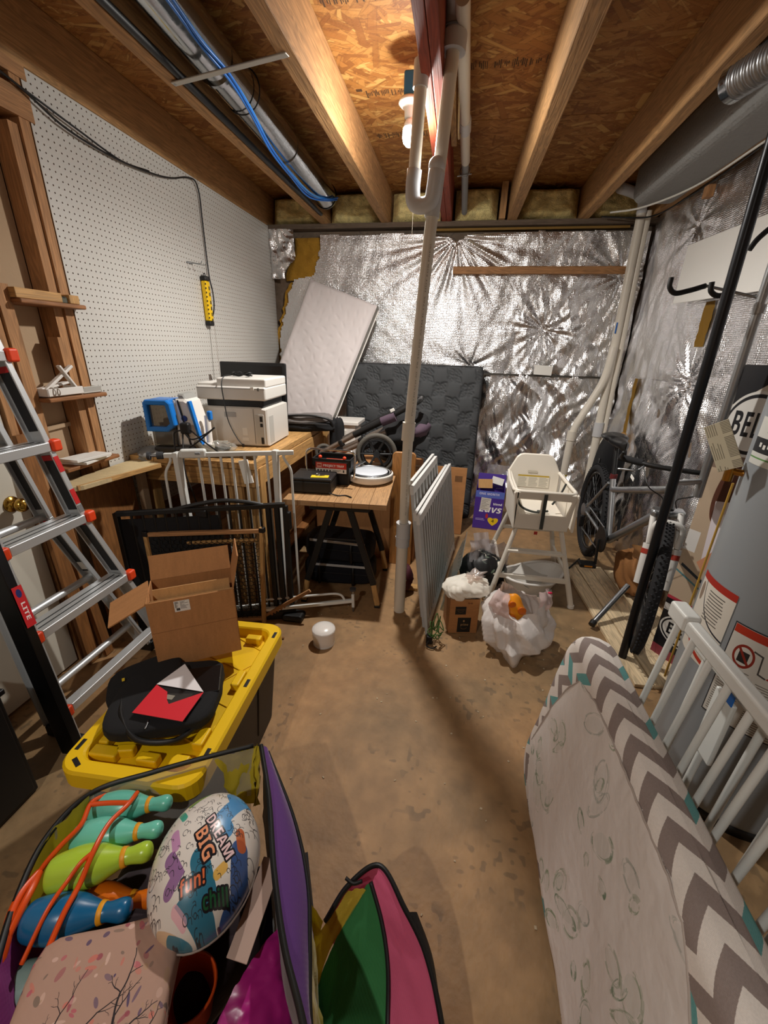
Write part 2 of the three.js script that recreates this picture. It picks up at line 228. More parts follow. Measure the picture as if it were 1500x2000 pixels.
function sheet(x0, x1, y0, y1, st, pos, inside, name, wall, m = M.foil) {
  const nx = Math.round((x1 - x0) / st), ny = Math.round((y1 - y0) / st), g = grid(nx, ny, (u, v) => pos(lerp(x0, x1, u), lerp(y0, y1, v)), (u, v) => [lerp(x0, x1, u), lerp(y0, y1, v)]);
  if (inside) { const a = g.index.array, o = []; for (let k = 0; k < a.length; k += 6) { const c = a[k], i = c % (nx + 1), j = Math.floor(c / (nx + 1)); if (inside(x0 + (i + .5) * st, y0 + (j + .5) * st)) for (let q = 0; q < 6; q++) o.push(a[k + q]); } g.setIndex(o); }
  return part(name, g, m, wall);
}
const edgeL = y => { const P = [[1.25, -1.69], [1.52, -1.68], [1.69, -1.63], [1.9, -1.56], [2.0, -1.5], [2.03, -1.33], [2.14, -1.28], [2.3, -1.25], [2.4, -1.24]]; for (let i = 1; i < P.length; i++) if (y < P[i][0]) return lerp(P[i - 1][1], P[i][1], (y - P[i - 1][0]) / (P[i][0] - P[i - 1][0])) + .03 * (vn(y * 30, 1, 3) - .5); return -1.24; };
const topB = x => 2.335 - .06 * Math.exp(-Math.abs(x + .1) / .08) - .012 * vn(x * 9, 2, 2);
sheet(-1.7, 1.36, 1.255, 2.345, .0105, (x, y) => [x, y, -3.965 + foilBack(x, y)], (x, y) => x > edgeL(y) && y < topB(x), 'foil_blanket', wallB);
sheet(-1.7, 1.36, 0, 1.262, .0125, (x, y) => [x, y, -3.955 + foilBack(x, y) * .9], null, 'foil_blanket', wallB);
sheet(-1.7, -1.48, 2.0, 2.37, .01, (x, y) => [x, y, -3.955 + .03 * (1.2 - crease(x * 14, y * 12, 9) - .5 * crease(x * 30, y * 28, 2))], (x, y) => x < -1.485 - .1 * sst(2.2, 2.02, y) + .03 * vn(y * 22, 1), 'foil_scrap', wallB);
part('torn_insulation', grid(30, 34, (u, v) => { const y = lerp(1.99, 2.32, v), x = lerp(-1.6 + .1 * sst(2.02, 2.25, y), -1.22, u); return [x, y, -4.02 + .05 * fbm(x * 12, y * 12, 3, 4) * Math.min(1, 8 * Math.min(u, 1 - u, v + .1, 1.05 - v))]; }, (u, v) => [u * .4, v * .35]), M.battGold, wallB);
part('torn_insulation', grid(8, 50, (u, v) => { const y = lerp(1.3, 1.98, v), x = edgeL(y) - .05 + u * .1 + .02 * vn(y * 14, 1, 6); return [x, y, -4.025 + .045 * fbm(x * 14, y * 14, 5, 3)]; }, (u, v) => [u * .1, v * .7]), M.battGold, wallB);
part('tape_seam', bx(1.25, .016, .006, [.66, 1.258, -3.93]), mat(0x54504a, .5, { metalness: .6 }), wallB);
part('torn_spot', at(blob(.035, .035, .012, d => .8 + .4 * vn(d[0] * 4 + 5, d[1] * 4 + 5, 3), 14, 10), [-.37, 1.62, -3.955]), M.battGold, wallB);
solo('batten', 'long thin wooden batten nailed across the foil back wall', 'batten', bar([-.11, 2.057, -3.915], [1.215, 2.055, -3.915], .054, .018), M.stud);
solo('paper_label', 'small blank white label stuck on the foil back wall', 'label', bx(.15, .078, .002, [.72, 1.305, -3.912], [-.05, .05, -.04]), M.paper);
// ----- right wall -----
const wallR = struct('wall_right', 'right wall covered in creased silver foil insulation');
part('foundation', bx(.2, 2.42, 6, [1.5, 1.21, -1.2]), M.found, wallR);
const SR = [[-2.9, 1.29, 15, .015, .2, 5], [-3.3, 2.2, 8, .006, .3, 7], [-2.2, 2.3, 9, .009, .4, 8]];
function foilR(z, y) { const k = 1.1 - 2.4 * crumple(z, y * .55, 13); return staples(z, y, SR) + (.012 + .012 * sst(1.35, 1.2, y)) * (1.1 - k) + .03 * Math.exp(-(((z + 3.72) / .14) ** 2)) + .003 * (fbm(z * 18, y * 18, 4, 2) - .5); }
sheet(-3.97, -.4, 1.275, 2.42, .0115, (z, y) => [1.378 - foilR(z, y), y, z], (z, y) => !(Math.abs(z + 2.88) < .018 && Math.abs(y - 1.62) < .055), 'foil_blanket', wallR);
sheet(-3.97, -.4, 0, 1.285, .013, (z, y) => [1.374 - foilR(z, y), y, z], null, 'foil_blanket', wallR);
part('torn_insulation', grid(8, 20, (u, v) => [1.385 - .012 * fbm(u * 4, v * 8, 3, 3), lerp(1.5, 1.74, v), lerp(-2.93, -2.83, u)]), M.battGold, wallR);
part('torn_insulation', grid(4, 30, (u, v) => [1.352 - .02 * fbm(u * 3, v * 12, 3, 3) * Math.sin(u * 3.14), lerp(.75, 1.28, v), lerp(-3.6, -3.545, u) - .02 * v + .02 * vn(v * 8, 2)]), M.battGold, wallR);
part('wall_stain_board', bx(.02, .5, .05, [1.345, .62, -3.55]), M.pine, wallR);
// ----- the side of the room behind the camera -----
const wallF = struct('wall_front', 'plain tan wall behind the viewer');
part('panel', bx(4.2, 2.7, .1, [-.3, 1.35, 1.85]), M.drywall, wallF);
// ---------- the lamps: one in view, its twin in the bay behind the viewer ----------
function bareBulb(label, at3, power, down) {
  const l = thing('ceiling_lamp', label, 'lamp', at3);
  part('electrical_box', rb(.075, .09, .075, .008, [.01, .155, 0]), mat(0x1d5f86, .45), l);
  part('lampholder', lt([[0, .115], [.05, .113], [.053, .1], [.04, .088], [.026, .08], [.024, .05], [0, .05]]), mat(0xe9e6de, .4), l);
  part('bulb_collar', lt([[0, .012], [.029, .012], [.024, .03], [.016, .045], [0, .045]]), M.white, l);
  part('bulb', lt([[0, -.055], [.014, -.052], [.026, -.04], [.031, -.022], [.0305, 0], [.029, .011], [0, .011]]), mat(0xffffff, .4, { emissive: BULB_COLOUR, emissiveIntensity: 14 }), l);
  const ch = []; for (let i = 0; i < 60; i++) ch.push([.035, .09 - i * .0085, .03]); part('pull_chain', sweep(ch, .0011, 5), M.pvc, l);
  const pl = new THREE.PointLight(BULB_COLOUR, power, 0, 2), sp = new THREE.SpotLight(BULB_COLOUR, down, 0, 1.5, .55, 2); // the diffuser throws most light downwards
  for (const q of [pl, sp]) { q.castShadow = true; q.shadow.radius = 1.5; q.shadow.mapSize.set(2048, 2048); q.position.y = -.018; l.add(q); }
  sp.target.position.set(0, -1, 0); l.add(sp.target);
}
bareBulb('glowing bare bulb in a white lampholder under a blue box', BULB, BULB_POWER, BULB_DOWN);
bareBulb('second bare bulb lighting the room from behind the viewer', BULB2, BULB2_POWER, BULB2_DOWN);
// ---------- left side: bay shelves, ladder, bench and what stands on it ----------
const SHG = 'shelves in the stud bay';
for (const [y, x1, lab] of [[1.585, -1.65, 'upper brown shelf board in the stud bay holding wood offcuts'], [1.215, -1.64, 'middle brown shelf board in the stud bay holding white plastic trays'], [.915, -1.645, 'lowest brown shelf board in the stud bay holding papers']])
  solo('shelf_board', lab, 'shelf', rb(x1 + 1.79, .018, .3, .006, [(x1 - 1.79) / 2, y, -1.63]), M.shelf, SHG);
{ // offcuts on the top shelf
  solo('wood_offcut', 'long pale wood offcut lying on the upper bay shelf', 'wood block', rb(.05, .036, .2, .003, [-1.69, 1.613, -1.58]), M.pine, 'offcuts on the upper shelf');
  solo('wood_offcut', 'short wood offcut at the pegboard end of the upper shelf', 'wood block', rb(.06, .034, .05, .003, [-1.69, 1.612, -1.735]), M.pine, 'offcuts on the upper shelf');
  const s = thing('sanding_block', 'small dark speckled block between the shelf offcuts', 'block', [-1.69, 1.595, -1.695]); part('body', rb(.04, .024, .03, .004, [0, .012, 0]), mat(0x55564a, .8), s); part('strip', bx(.042, .006, .012, [0, .022, 0]), mat(0x2b2b28, .8), s);
}
{ // white plastic things on the middle shelf
  const t = thing('drawer_organizer', 'white plastic trays and slats piled on the middle bay shelf', 'organizer', [-1.7, 1.225, -1.575]);
  part('tray', [rb(.1, .006, .17, .002, [0, .006, 0]), rb(.1, .03, .005, .002, [0, .02, .085]), rb(.1, .03, .005, .002, [0, .02, -.085]), rb(.005, .03, .17, .002, [.05, .02, 0])], M.white, t);
  part('slat', rb(.02, .012, .19, .003, [.02, .07, 0], [.55, 0, 0]), M.white, t); part('slat', rb(.02, .01, .15, .003, [.03, .06, -.05], [-1.0, 0, 0]), M.white, t); part('slat', rb(.03, .01, .17, .003, [-.01, .04, 0], [.1, .2, 0]), M.white, t);
  part('clip', [ring([.045, .022, .06], .016, .003, [0, 0, 1], 16, 6), ring([.045, .022, .04], .016, .003, [0, 0, 1], 16, 6)], M.white, t);
  const b = thing('plastic_dish', 'clear shallow plastic dish beside the white trays', 'dish', [-1.69, 1.225, -1.715]); part('shell', [rb(.07, .006, .1, .003, [0, .004, 0]), rb(.005, .03, .1, .002, [.034, .016, 0], [0, 0, -.3]), rb(.07, .028, .005, .002, [0, .015, -.05], [.3, 0, 0]), rb(.07, .028, .005, .002, [0, .015, .05], [-.3, 0, 0])], phys(0xd8d8d2, .2, { transmission: .3 }), b);
}
for (const [i, lab] of ['bottom sheet of white paper on the lowest bay shelf', 'tilted white paper sheet topmost on the lowest bay shelf'].entries())
  solo('paper_sheet', lab, 'paper', rb(.12, .012, .17, .002, [-1.69 + i * .01, .931 + i * .014, -1.63 + i * .012], [0, .15 - i * .3, i * .03]), M.paper, 'papers on the lowest shelf');
solo('paint_stick', 'thin white stick lying across the stud bay wall', 'stick', bar([-1.782, 1.075, -1.5], [-1.782, 1.085, -1.68], .02, .012), M.drywall);
{ // peg hook on the pegboard
  const t = thing('peg_hook', 'small bent wire hook pushed into the pegboard', 'hook', [-1.7, 1.905, -2.72]); for (const z of [0, .05]) part('wire', tb([[-.002, .01, z], [.02, .008, z], [.09, .0, z], [.1, .014, z]], .0022, 20, 6), M.steel, t); part('backplate', bx(.002, .006, .06, [.0, .006, .025]), M.steel, t);
}
{ // yellow power strip with its cord
  const t = thing('power_strip', 'yellow power strip with black ends hanging on the pegboard', 'power strip', [-1.682, 1.71, -2.815]);
  part('housing', rb(.036, .24, .05, .009, [0, 0, 0]), M.yellow, t);
  for (const s of [-1, 1]) part('end_cap', rb(.04, .032, .053, .01, [0, s * .133, 0]), M.black, t);
  for (let i = 0; i < 6; i++) part('outlet', rb(.004, .022, .012, .002, [.0175, .078 - i * .036 - (i > 1 ? .012 : 0), -.008]), M.black, t);
  for (let i = 0; i < 9; i++) part('rib', rb(.006, .01, .004, .001, [.016, .1 - i * .025, .025]), M.black, t);
  part('hang_loop', ring([0, .152, 0], .011, .003, [1, 0, 0], 18, 6), M.black, t);
  part('cord', tb([[.005, -.1, -.03], [.02, -.03, -.04], [.02, .06, -.045], [0, .14, -.06], [-.008, .3, -.068], [-.008, .47, -.068], [-.006, .62, -.062], [-.004, .662, -.03], [-.003, .655, .05], [-.004, .605, .2], [-.003, .575, .34], [-.003, .545, .63], [-.003, .556, .917], [-.003, .6, 1.065], [-.008, .62, 1.15], [-.012, .64, 1.3]], .0045, 140, 7), M.black, t);
  part('second_cord', tb([[-.004, .572, .4], [-.003, .548, .6], [-.003, .575, .85], [-.008, .605, 1.05], [-.012, .63, 1.25]], .004, 50, 7), M.black, t);
  part('hanging_wire', cy([-.018, -.15, -.02], [-.018, -.8, .02], .0012, .0012, 5), mat(0x77736a, .6), t);
}
// loose boards standing by the door
for (const [z, w, h, x0, x1, lab] of [[-1.335, .06, 1.1, -1.63, -1.672, 'wide rough brown board standing behind the ladder beside the door'], [-1.395, .045, .72, -1.6, -1.665, 'shorter rough brown board standing nearer the shelves behind the ladder']])
  solo('loose_board', lab, 'board', bar([x0, 0.003, z], [x1, h, z - .015], .02, w, [1, 0, 0], .002), M.oldwood, 'boards behind the ladder');
// ----- aluminium ladder -----
{
  const t = thing('step_ladder', 'aluminium folding ladder with orange step ends leaning by the door', 'ladder');
  const Lp = y => V(lerp(-1.325, -1.485, y / 1.1), y, lerp(-.925, -.99, y / 1.1)), Rp = y => V(lerp(-1.325, -1.485, y / 1.1), y, y < .8 ? lerp(-1.5, -1.29, y / .8) : lerp(-1.29, -1.22, (y - .8) / .8));
  const rail = (p, q, m = M.alu, w = .07) => { const n = 1; return [bar(p, q, w, .006, [1, 0, 0]), bar(p.clone().add(V(w / 2, 0, n * .008)), q.clone().add(V(w / 2, 0, n * .008)), .006, .022, [1, 0, 0]), bar(p.clone().add(V(-w / 2, 0, n * .008)), q.clone().add(V(-w / 2, 0, n * .008)), .006, .022, [1, 0, 0])]; };
  part('rail', rail(Lp(.02), Lp(1.75)), M.alu, t); part('rail', [rail(Rp(.02), Rp(.8)), rail(Rp(.8), Rp(1.75))], M.alu, t);
  const off = V(-.115, 0, 0), Lb = y => Lp(y).add(V(-.105 - .02 * y, 0, -.03)), Rb = y => Rp(y).add(V(-.105 - .02 * y, 0, .03));
  part('rear_rail', rail(Lb(.05), Lb(1.7), M.alu, .06), M.alu, t); part('rear_rail', [rail(Rb(.05), Rb(.8), M.alu, .06), rail(Rb(.8), Rb(1.7), M.alu, .06)], M.alu, t);
  part('foot', rb(.08, .05, .035, .006, Lp(.026).toArray()), M.black, t); part('foot', rb(.08, .05, .035, .006, Rp(.026).toArray()), M.black, t); part('foot', rb(.07, .05, .035, .006, Lb(.027).toArray()), M.black, t); part('foot', rb(.07, .05, .035, .006, Rb(.027).toArray()), M.black, t);
  part('outer_rail', bar(Lp(0.02).add(V(.03, 0, .035)), Lp(1.7).add(V(.02, 0, .035)), .075, .03, [1, 0, 0]), mat(0x3c3e42, .4, { metalness: 1 }), t);
  for (const y of [.18, .49, .8, 1.09, 1.4]) {
    const a = Lp(y), b = Rp(y), d = y < .3 ? .035 : .082, s = part('step', [bar(a.clone().add(V(.035 - d / 2, 0, -.01)), b.clone().add(V(.035 - d / 2, 0, .01)), .022, d), bar(a.clone().add(V(.038, -.004, -.01)), b.clone().add(V(.038, -.004, .01)), .034, .01)], M.alu, t);
    if (d > .05) for (const dx of [-.012, .014]) part('groove', bar(a.clone().add(V(dx, .0115, -.02)), b.clone().add(V(dx, .0115, .02)), .002, .005), M.black, s);
    for (const p of [a.clone().add(V(.036, -.002, .012)), b.clone().add(V(.036, -.002, -.012))]) part('end_cap', rb(.034, .045, .038, .009, p.toArray()), M.orange, t);
    if (y > .4 || y < .2) part('rear_rung', cy(Lb(y), Rb(y), .015, .015, 10), M.alu, t);
  }
  const lb = mat(0x16171b, .5), rd = mat(0xc81f22, .5);
  for (const [y0, y1] of [[.52, .78], [.83, 1.05], [1.14, 1.36]]) { const z = (Rp(y0).z + Rp(y1).z) / 2; part('warning_label', bar(Rp(y0).add(V(0, 0, .0055)), Rp(y1).add(V(0, 0, .0055)), .05, .002, [1, 0, 0]), lb, t); part('red_band', bar(Rp(y1 - .02).add(V(0, 0, .0068)), Rp(y1).add(V(0, 0, .0068)), .05, .002, [1, 0, 0]), rd, t); part('rear_label', bar(Rb(y0).add(V(0, 0, .0055)), Rb(y1).add(V(0, 0, .0055)), .045, .002, [1, 0, 0]), lb, t); part('red_band', bar(Rb(y1 - .02).add(V(0, 0, .0068)), Rb(y1).add(V(0, 0, .0068)), .045, .002, [1, 0, 0]), rd, t); }
  for (const [y0, y1] of [[.99, 1.05], [.86, .92]]) part('red_label', bar(Rp(y0).add(V(.0385, 0, .008)), Rp(y1).add(V(.0385, 0, .008)), .002, .02, [1, 0, 0]), rd, t);
  part('grey_label', bar(Rp(.825).add(V(.0385, 0, .008)), Rp(.855).add(V(.0385, 0, .008)), .002, .02, [1, 0, 0]), mat(0x777777, .6), t);
  part('code_label', bar(Rb(.53).add(V(.0, 0, .0075)), Rb(.57).add(V(.0, 0, .0075)), .035, .002, [1, 0, 0]), M.paper, t);
  const lite = mat(0xffffff, .5, { map: ctex(256, 96, (x, w, h) => { x.fillStyle = '#c8232a'; x.fillRect(0, 0, w, h); x.fillStyle = '#f3e9e6'; x.font = 'bold 58px sans-serif'; x.fillText('LITE', 96, 66); x.fillStyle = '#24306e'; x.beginPath(); x.arc(44, 48, 26, 0, 7); x.fill(); }) });
  const a = Lp(.7).add(V(.0672, 0, .03)), b = Lp(.555).add(V(.0688, 0, .03)), g = new THREE.PlaneGeometry(a.distanceTo(b), .032); const X = b.clone().sub(a).normalize(), Zv = V(1, 0, 0).addScaledVector(X, -X.x).normalize(), Yv = Zv.clone().cross(X); g.applyMatrix4(new THREE.Matrix4().makeBasis(X, Yv, Zv).setPosition(a.lerp(b, .5))); part('brand_label', g, lite, t);
}
// ----- corner shelf board and its brace -----
{
  const t = thing('corner_desk', 'raw particle board shelf between the bay and the bench', 'shelf', [0, 0, 0]);
  const g = at(ex([[-1.695, -1.43], [-1.6, -1.43], [-1.575, -1.47], [-1.5, -1.87], [-1.56, -1.895], [-1.695, -1.895]].map(([x, z]) => [x, -z]), .022, .002), [0, 0, 0], [-Math.PI / 2, 0, 0]); g.translate(0, .838, 0);
  part('board', g, mat(0xd3bf95, .8, { bumpMap: rep(T.noise, .1), bumpScale: .0006, map: rep(T.card, .25) }), t);
  part('front_edge', bar([-1.59, .85, -1.45], [-1.497, .85, -1.87], .024, .012), M.pine, t);
  part('side_panel', bar([-1.66, .42, -1.84], [-1.66, .42, -1.5], .82, .015), M.oldwood, t); part('bracket', bar([-1.62, .83, -1.86], [-1.66, .0, -1.9], .03, .045, [1, 0, 0]), M.drywall, t);
}
// grey rag at the pegboard foot
solo('grey_rag', 'small crumpled grey rag lying on the corner board by the pegboard', 'rag', at(blob(.07, .04, .12, (d) => .55 + .7 * fbm(d[0] * 3 + 4, d[2] * 3 + d[1] * 2 + 7, 4, 3), 26, 16), [-1.62, .88, -1.98]), mat(0x8a8783, .95));
// ----- workbench -----
{
  const t = thing('workbench', 'pine workbench standing along the pegboard wall', 'workbench');
  for (let i = 0; i < 5; i++) part('top_plank', rb(.141, .035, 1.16, .003, [-1.63 + i * .1425, .868, -2.48], [0, 0, 0]), M.pine, t);
  part('apron', bar([-1.7, .8, -1.925], [-1.0, .8, -1.925], .095, .035), M.pine, t); part('apron', bar([-1.0, .8, -1.92], [-1.0, .8, -3.05], .095, .035), M.pine, t);
  for (const [x, z] of [[-1.02, -1.965], [-1.66, -1.965], [-1.02, -3.03], [-1.66, -3.03]]) part('leg', bx(.085, .85, .06, [x, .425, z]), M.pine, t);
  part('leg', bx(.04, .95, .05, [-.962, .475, -3.05]), M.pine, t); part('leg_brace', bx(.09, .75, .035, [-1.12, .375, -1.95]), M.pine, t);
  part('lower_shelf', bx(.66, .018, 1.1, [-1.34, .2, -2.48]), M.oldwood, t); part('back_panel', bx(.012, .6, 1.05, [-1.08, .5, -2.5]), M.oldwood, t);
}
// ----- spot cleaner -----
{
  const t = thing('carpet_cleaner', 'portable carpet cleaner with bright blue handle and clear tank', 'carpet cleaner', [-1.475, .886, -2.06], .12);
  const smoke = phys(0xa8a298, .1, { transmission: .8, thickness: 0 }), blu = mat(0x1577cf, .35), dark = mat(0x2a2826, .4);
  part('base', rb(.25, .04, .19, .015, [0, .022, 0], [0, 0, 0], 3), dark, t);
  part('body', at(ex([[0, 0], [.13, 0], [.122, .1], [.09, .235], [.07, .25], [.02, .25], [.005, .2]], .15, .012), [-.005, .04, -.09]), M.white, t);
  part('top_cover', at(ex([[.03, 0], [.075, .0], [.062, .03], [.03, .032]], .13, .008), [-.005, .283, -.085]), mat(0x9a9a96, .5), t);
  const tank = part('clean_tank', at(ex([[-.125, 0], [.0, 0], [.004, .12], [.0, .23], [-.12, .23]], .14, .012), [0, .042, -.05]), smoke, t);
  part('water', at(ex([[-.115, 0], [-.01, 0], [-.008, .085], [-.113, .085]], .12, .008), [0, .05, -.04]), mat(0x6a6258, .3), tank);
  part('filter', rb(.05, .05, .05, .006, [-.05, .16, .02]), M.black, tank); part('filter', cy([-.09, .06, .03], [-.09, .16, .03], .014), dark, tank);
  part('handle', at(ex([[-.134, .125], [-.02, .125], [.024, .16], [.012, .27], [-.008, .288], [-.118, .288], [-.134, .272]], .045, .005, [[[-.112, .15], [-.112, .262], [-.016, .262], [-.004, .168], [-.026, .15]]]), [0, 0, .066]), blu, t);
  part('handle_top', rb(.12, .02, .12, .008, [-.06, .278, .03]), blu, t);
  part('side_stripe', bar([.128, .05, .05], [.088, .28, .05], .014, .03, [1, 0, 0]), blu, t); part('dark_stripe', bar([.07, .05, .064], [.032, .285, .064], .01, .006, [1, 0, 0]), M.black, t); part('light_stripe', bar([.02, .05, .064], [.012, .285, .064], .01, .006, [1, 0, 0]), M.white, t);
  part('badge', at(new THREE.CylinderGeometry(.016, .016, .004, 20), [.055, .19, .064], [Math.PI / 2, 0, 0]), mat(0x17357c, .4), t);
  part('hose', tb([[.1, .06, .06], [.16, .03, .1], [.26, .02, .12], [.36, .02, .1], [.45, .02, .14]], t2 => .016 + .002 * Math.sin(t2 * 400), 240, 10), mat(0x6d6453, .6), t);
  part('nozzle', [cy([.16, .0, .03], [.15, .2, .0], .016), rb(.05, .06, .04, .01, [.165, .03, .05])], M.white, t); part('nozzle_trigger', rb(.024, .05, .03, .008, [.165, .2, .0]), blu, t);
  part('power_cord', [tb([[.09, .14, .11], [.03, .13, .13], [.02, .1, .13], [.05, -.1, .2], [.05, -.3, .21]], .004, 50, 7), tb([[.06, .16, .12], [.12, .1, .15], [.2, .13, .13], [.24, .16, .12], [.17, .1, .14], [.1, .05, .15]], .004, 60, 7), tb([[.1, .15, .12], [.18, .09, .14], [.28, .03, .16], [.33, .01, .16]], .004, 40, 7), tb([[.07, .13, .13], [.1, -.05, .22], [.13, -.2, .22], [.16, -.4, .22]], .004, 40, 7)], M.black, t); part('cord_bundle', rb(.05, .06, .04, .012, [.085, .15, .12]), M.black, t);
}
{ const t = thing('clear_packet', 'crinkled clear plastic packet on the bench before the printer', 'packet', [-1.27, .9, -2.06]); part('film', at(blob(.1, .035, .05, d => .7 + .6 * crease(d[0] * 3 + 5, d[1] * 3 + d[2] * 3 + 5, 4), 30, 18), [0, .02, 0]), phys(0xf0efe8, .08, { transmission: .8, thickness: 0 }), t); part('content', rb(.12, .02, .05, .008, [0, .012, 0]), M.black, t); }
// ----- printer -----
{
  const t = thing('laser_printer', 'white multifunction laser printer with black cable on its lid', 'printer', [-1.27, .886, -2.4], .06);
  part('body', at(ex([[-.2, 0], [.14, 0], [.2, .005], [.2, .215], [.15, .225], [-.2, .225]], .36, .008), [0, .005, -.2]), mat(0xd6d2cb, .45), t);
  part('side_recess', [rb(.004, .16, .07, .002, [.199, .1, .1])], mat(0xb8b6b0, .5), t);
  part('paper_bay', rb(.34, .05, .32, .01, [.01, .252, -.01]), M.black, t);
  const sc = part('scanner', rb(.41, .075, .36, .012, [0, .305, -.01]), mat(0xdad7d1, .42), t);
  part('scanner_lid', rb(.29, .05, .34, .01, [.06, .362, -.015]), mat(0xdedbd5, .42), t); part('side_lid', rb(.12, .02, .32, .006, [-.145, .347, -.015]), mat(0xdedbd5, .42), t);
  part('lid_gap', bx(.4, .003, .004, [.0, .332, .169]), mat(0x6a6864, .6), sc); part('latch', rb(.02, .018, .006, .002, [.13, .335, .171]), M.white, t); part('notch', rb(.012, .018, .006, .002, [.165, .33, .171]), mat(0x77746f, .6), t);
  part('rear_vent', rb(.07, .028, .003, .002, [-.02, .185, .161]), mat(0xaaa8a6, .5), t); part('panel_gap', bx(.002, .2, .003, [.12, .12, .161]), mat(0x77746f, .6), t);
  part('port_bay', rb(.05, .17, .006, .002, [.155, .105, .162]), mat(0xbdbab3, .5), t); for (const [y, h] of [[.165, .03], [.13, .02], [.04, .04]]) part('port', rb(.016, h, .004, .002, [.165, y, .165]), M.black, t);
  part('sticker', rb(.03, .045, .002, .001, [.06, .09, .1605]), M.paper, t); part('sticker', rb(.04, .02, .002, .001, [.06, .045, .1605]), M.paper, t);
  const c = []; for (let k = 0; k < 70; k++) { const a = k * .55; c.push([.03 + Math.cos(a) * .07 * (.6 + .4 * hsh(k, 1)), .393 + .022 * hsh(k, 2), .06 + Math.sin(a) * .03 * (.6 + .4 * hsh(k, 3))]); } part('cable_coil', tb(c, .0035, 260, 6), M.black, t);
  part('cable', tb([[-.03, .4, .06], [-.04, .392, .15], [-.042, .36, .178], [-.035, .25, .185], [-.02, .15, .19], [.03, .05, .2], [.055, .02, .2]], .003, 60, 6), M.black, t); part('cable_plug', rb(.012, .02, .012, .003, [.058, .015, .2]), M.black, t);
}
// ----- monitor behind the printer -----
{
  const t = thing('monitor', 'black flat monitor standing behind the printer', 'monitor', [-1.36, .886, -2.72], -.02);
  part('housing', rb(.47, .43, .03, .008, [0, .24, 0], [-.06, 0, 0]), M.blackSatin, t); part('screen', rb(.43, .37, .004, .002, [0, .25, .0155], [-.06, 0, 0]), mat(0x08080a, .2), t);
  part('stand', [rb(.06, .12, .02, .004, [0, .06, -.03]), rb(.24, .012, .16, .005, [0, .006, -.02])], M.black, t); part('side_slab', rb(.02, .3, .03, .004, [-.245, .24, -.05]), mat(0x2b3036, .5), t);
}
// ----- folded bag at the bench end -----
{
  const t = thing('folded_bag', 'grey and black folded fabric bag on the bench end', 'bag', [-1.06, .886, -2.86], .1);
  const soft = (rx, ry, rz, s) => blob(rx, ry, rz, d => (.8 + .35 * fbm(d[0] * 2.5 + s, d[2] * 2.5 + d[1] + s, s, 3)) / Math.pow(Math.abs(d[0]) ** 4 + Math.abs(d[2]) ** 4 + Math.abs(d[1]) ** 4, .25), 36, 18);
  part('cover', at(soft(.2, .03, .1, 3), [0, .08, 0], [0, 0, .05]), mat(0x6d6866, .9), t); part('lower_fold', at(soft(.21, .04, .1, 5), [.01, .038, .0]), M.blackCloth, t); part('strap', tb([[-.15, .1, .09], [0, .115, .1], [.12, .11, .09], [.2, .08, .07], [.22, 0, .05]], .008, 30, 6), M.black, t); part('zipper', bar([-.17, .06, .1], [.18, .06, .1], .006, .006), mat(0x38383a, .4), t);
  part('hanging_end', at(soft(.05, .13, .07, 8), [.215, -.06, -.09]), M.blackCloth, t);
}
{ // white bin behind the bench end
  const t = thing('white_drawer_unit', 'white painted small cabinet standing behind the bench end', 'cabinet', [-.885, 0, -3.38]); part('carcass', bx(.2, .86, .22, [0, .43, 0]), M.white, t); part('top', rb(.24, .03, .26, .006, [.01, .875, 0]), M.white, t); part('door', rb(.1, .74, .012, .003, [-.02, .45, .115]), mat(0xdbd8d0, .5), t); part('knob', cy([.02, .6, .12], [.02, .6, .135], .006), M.steel, t);
}
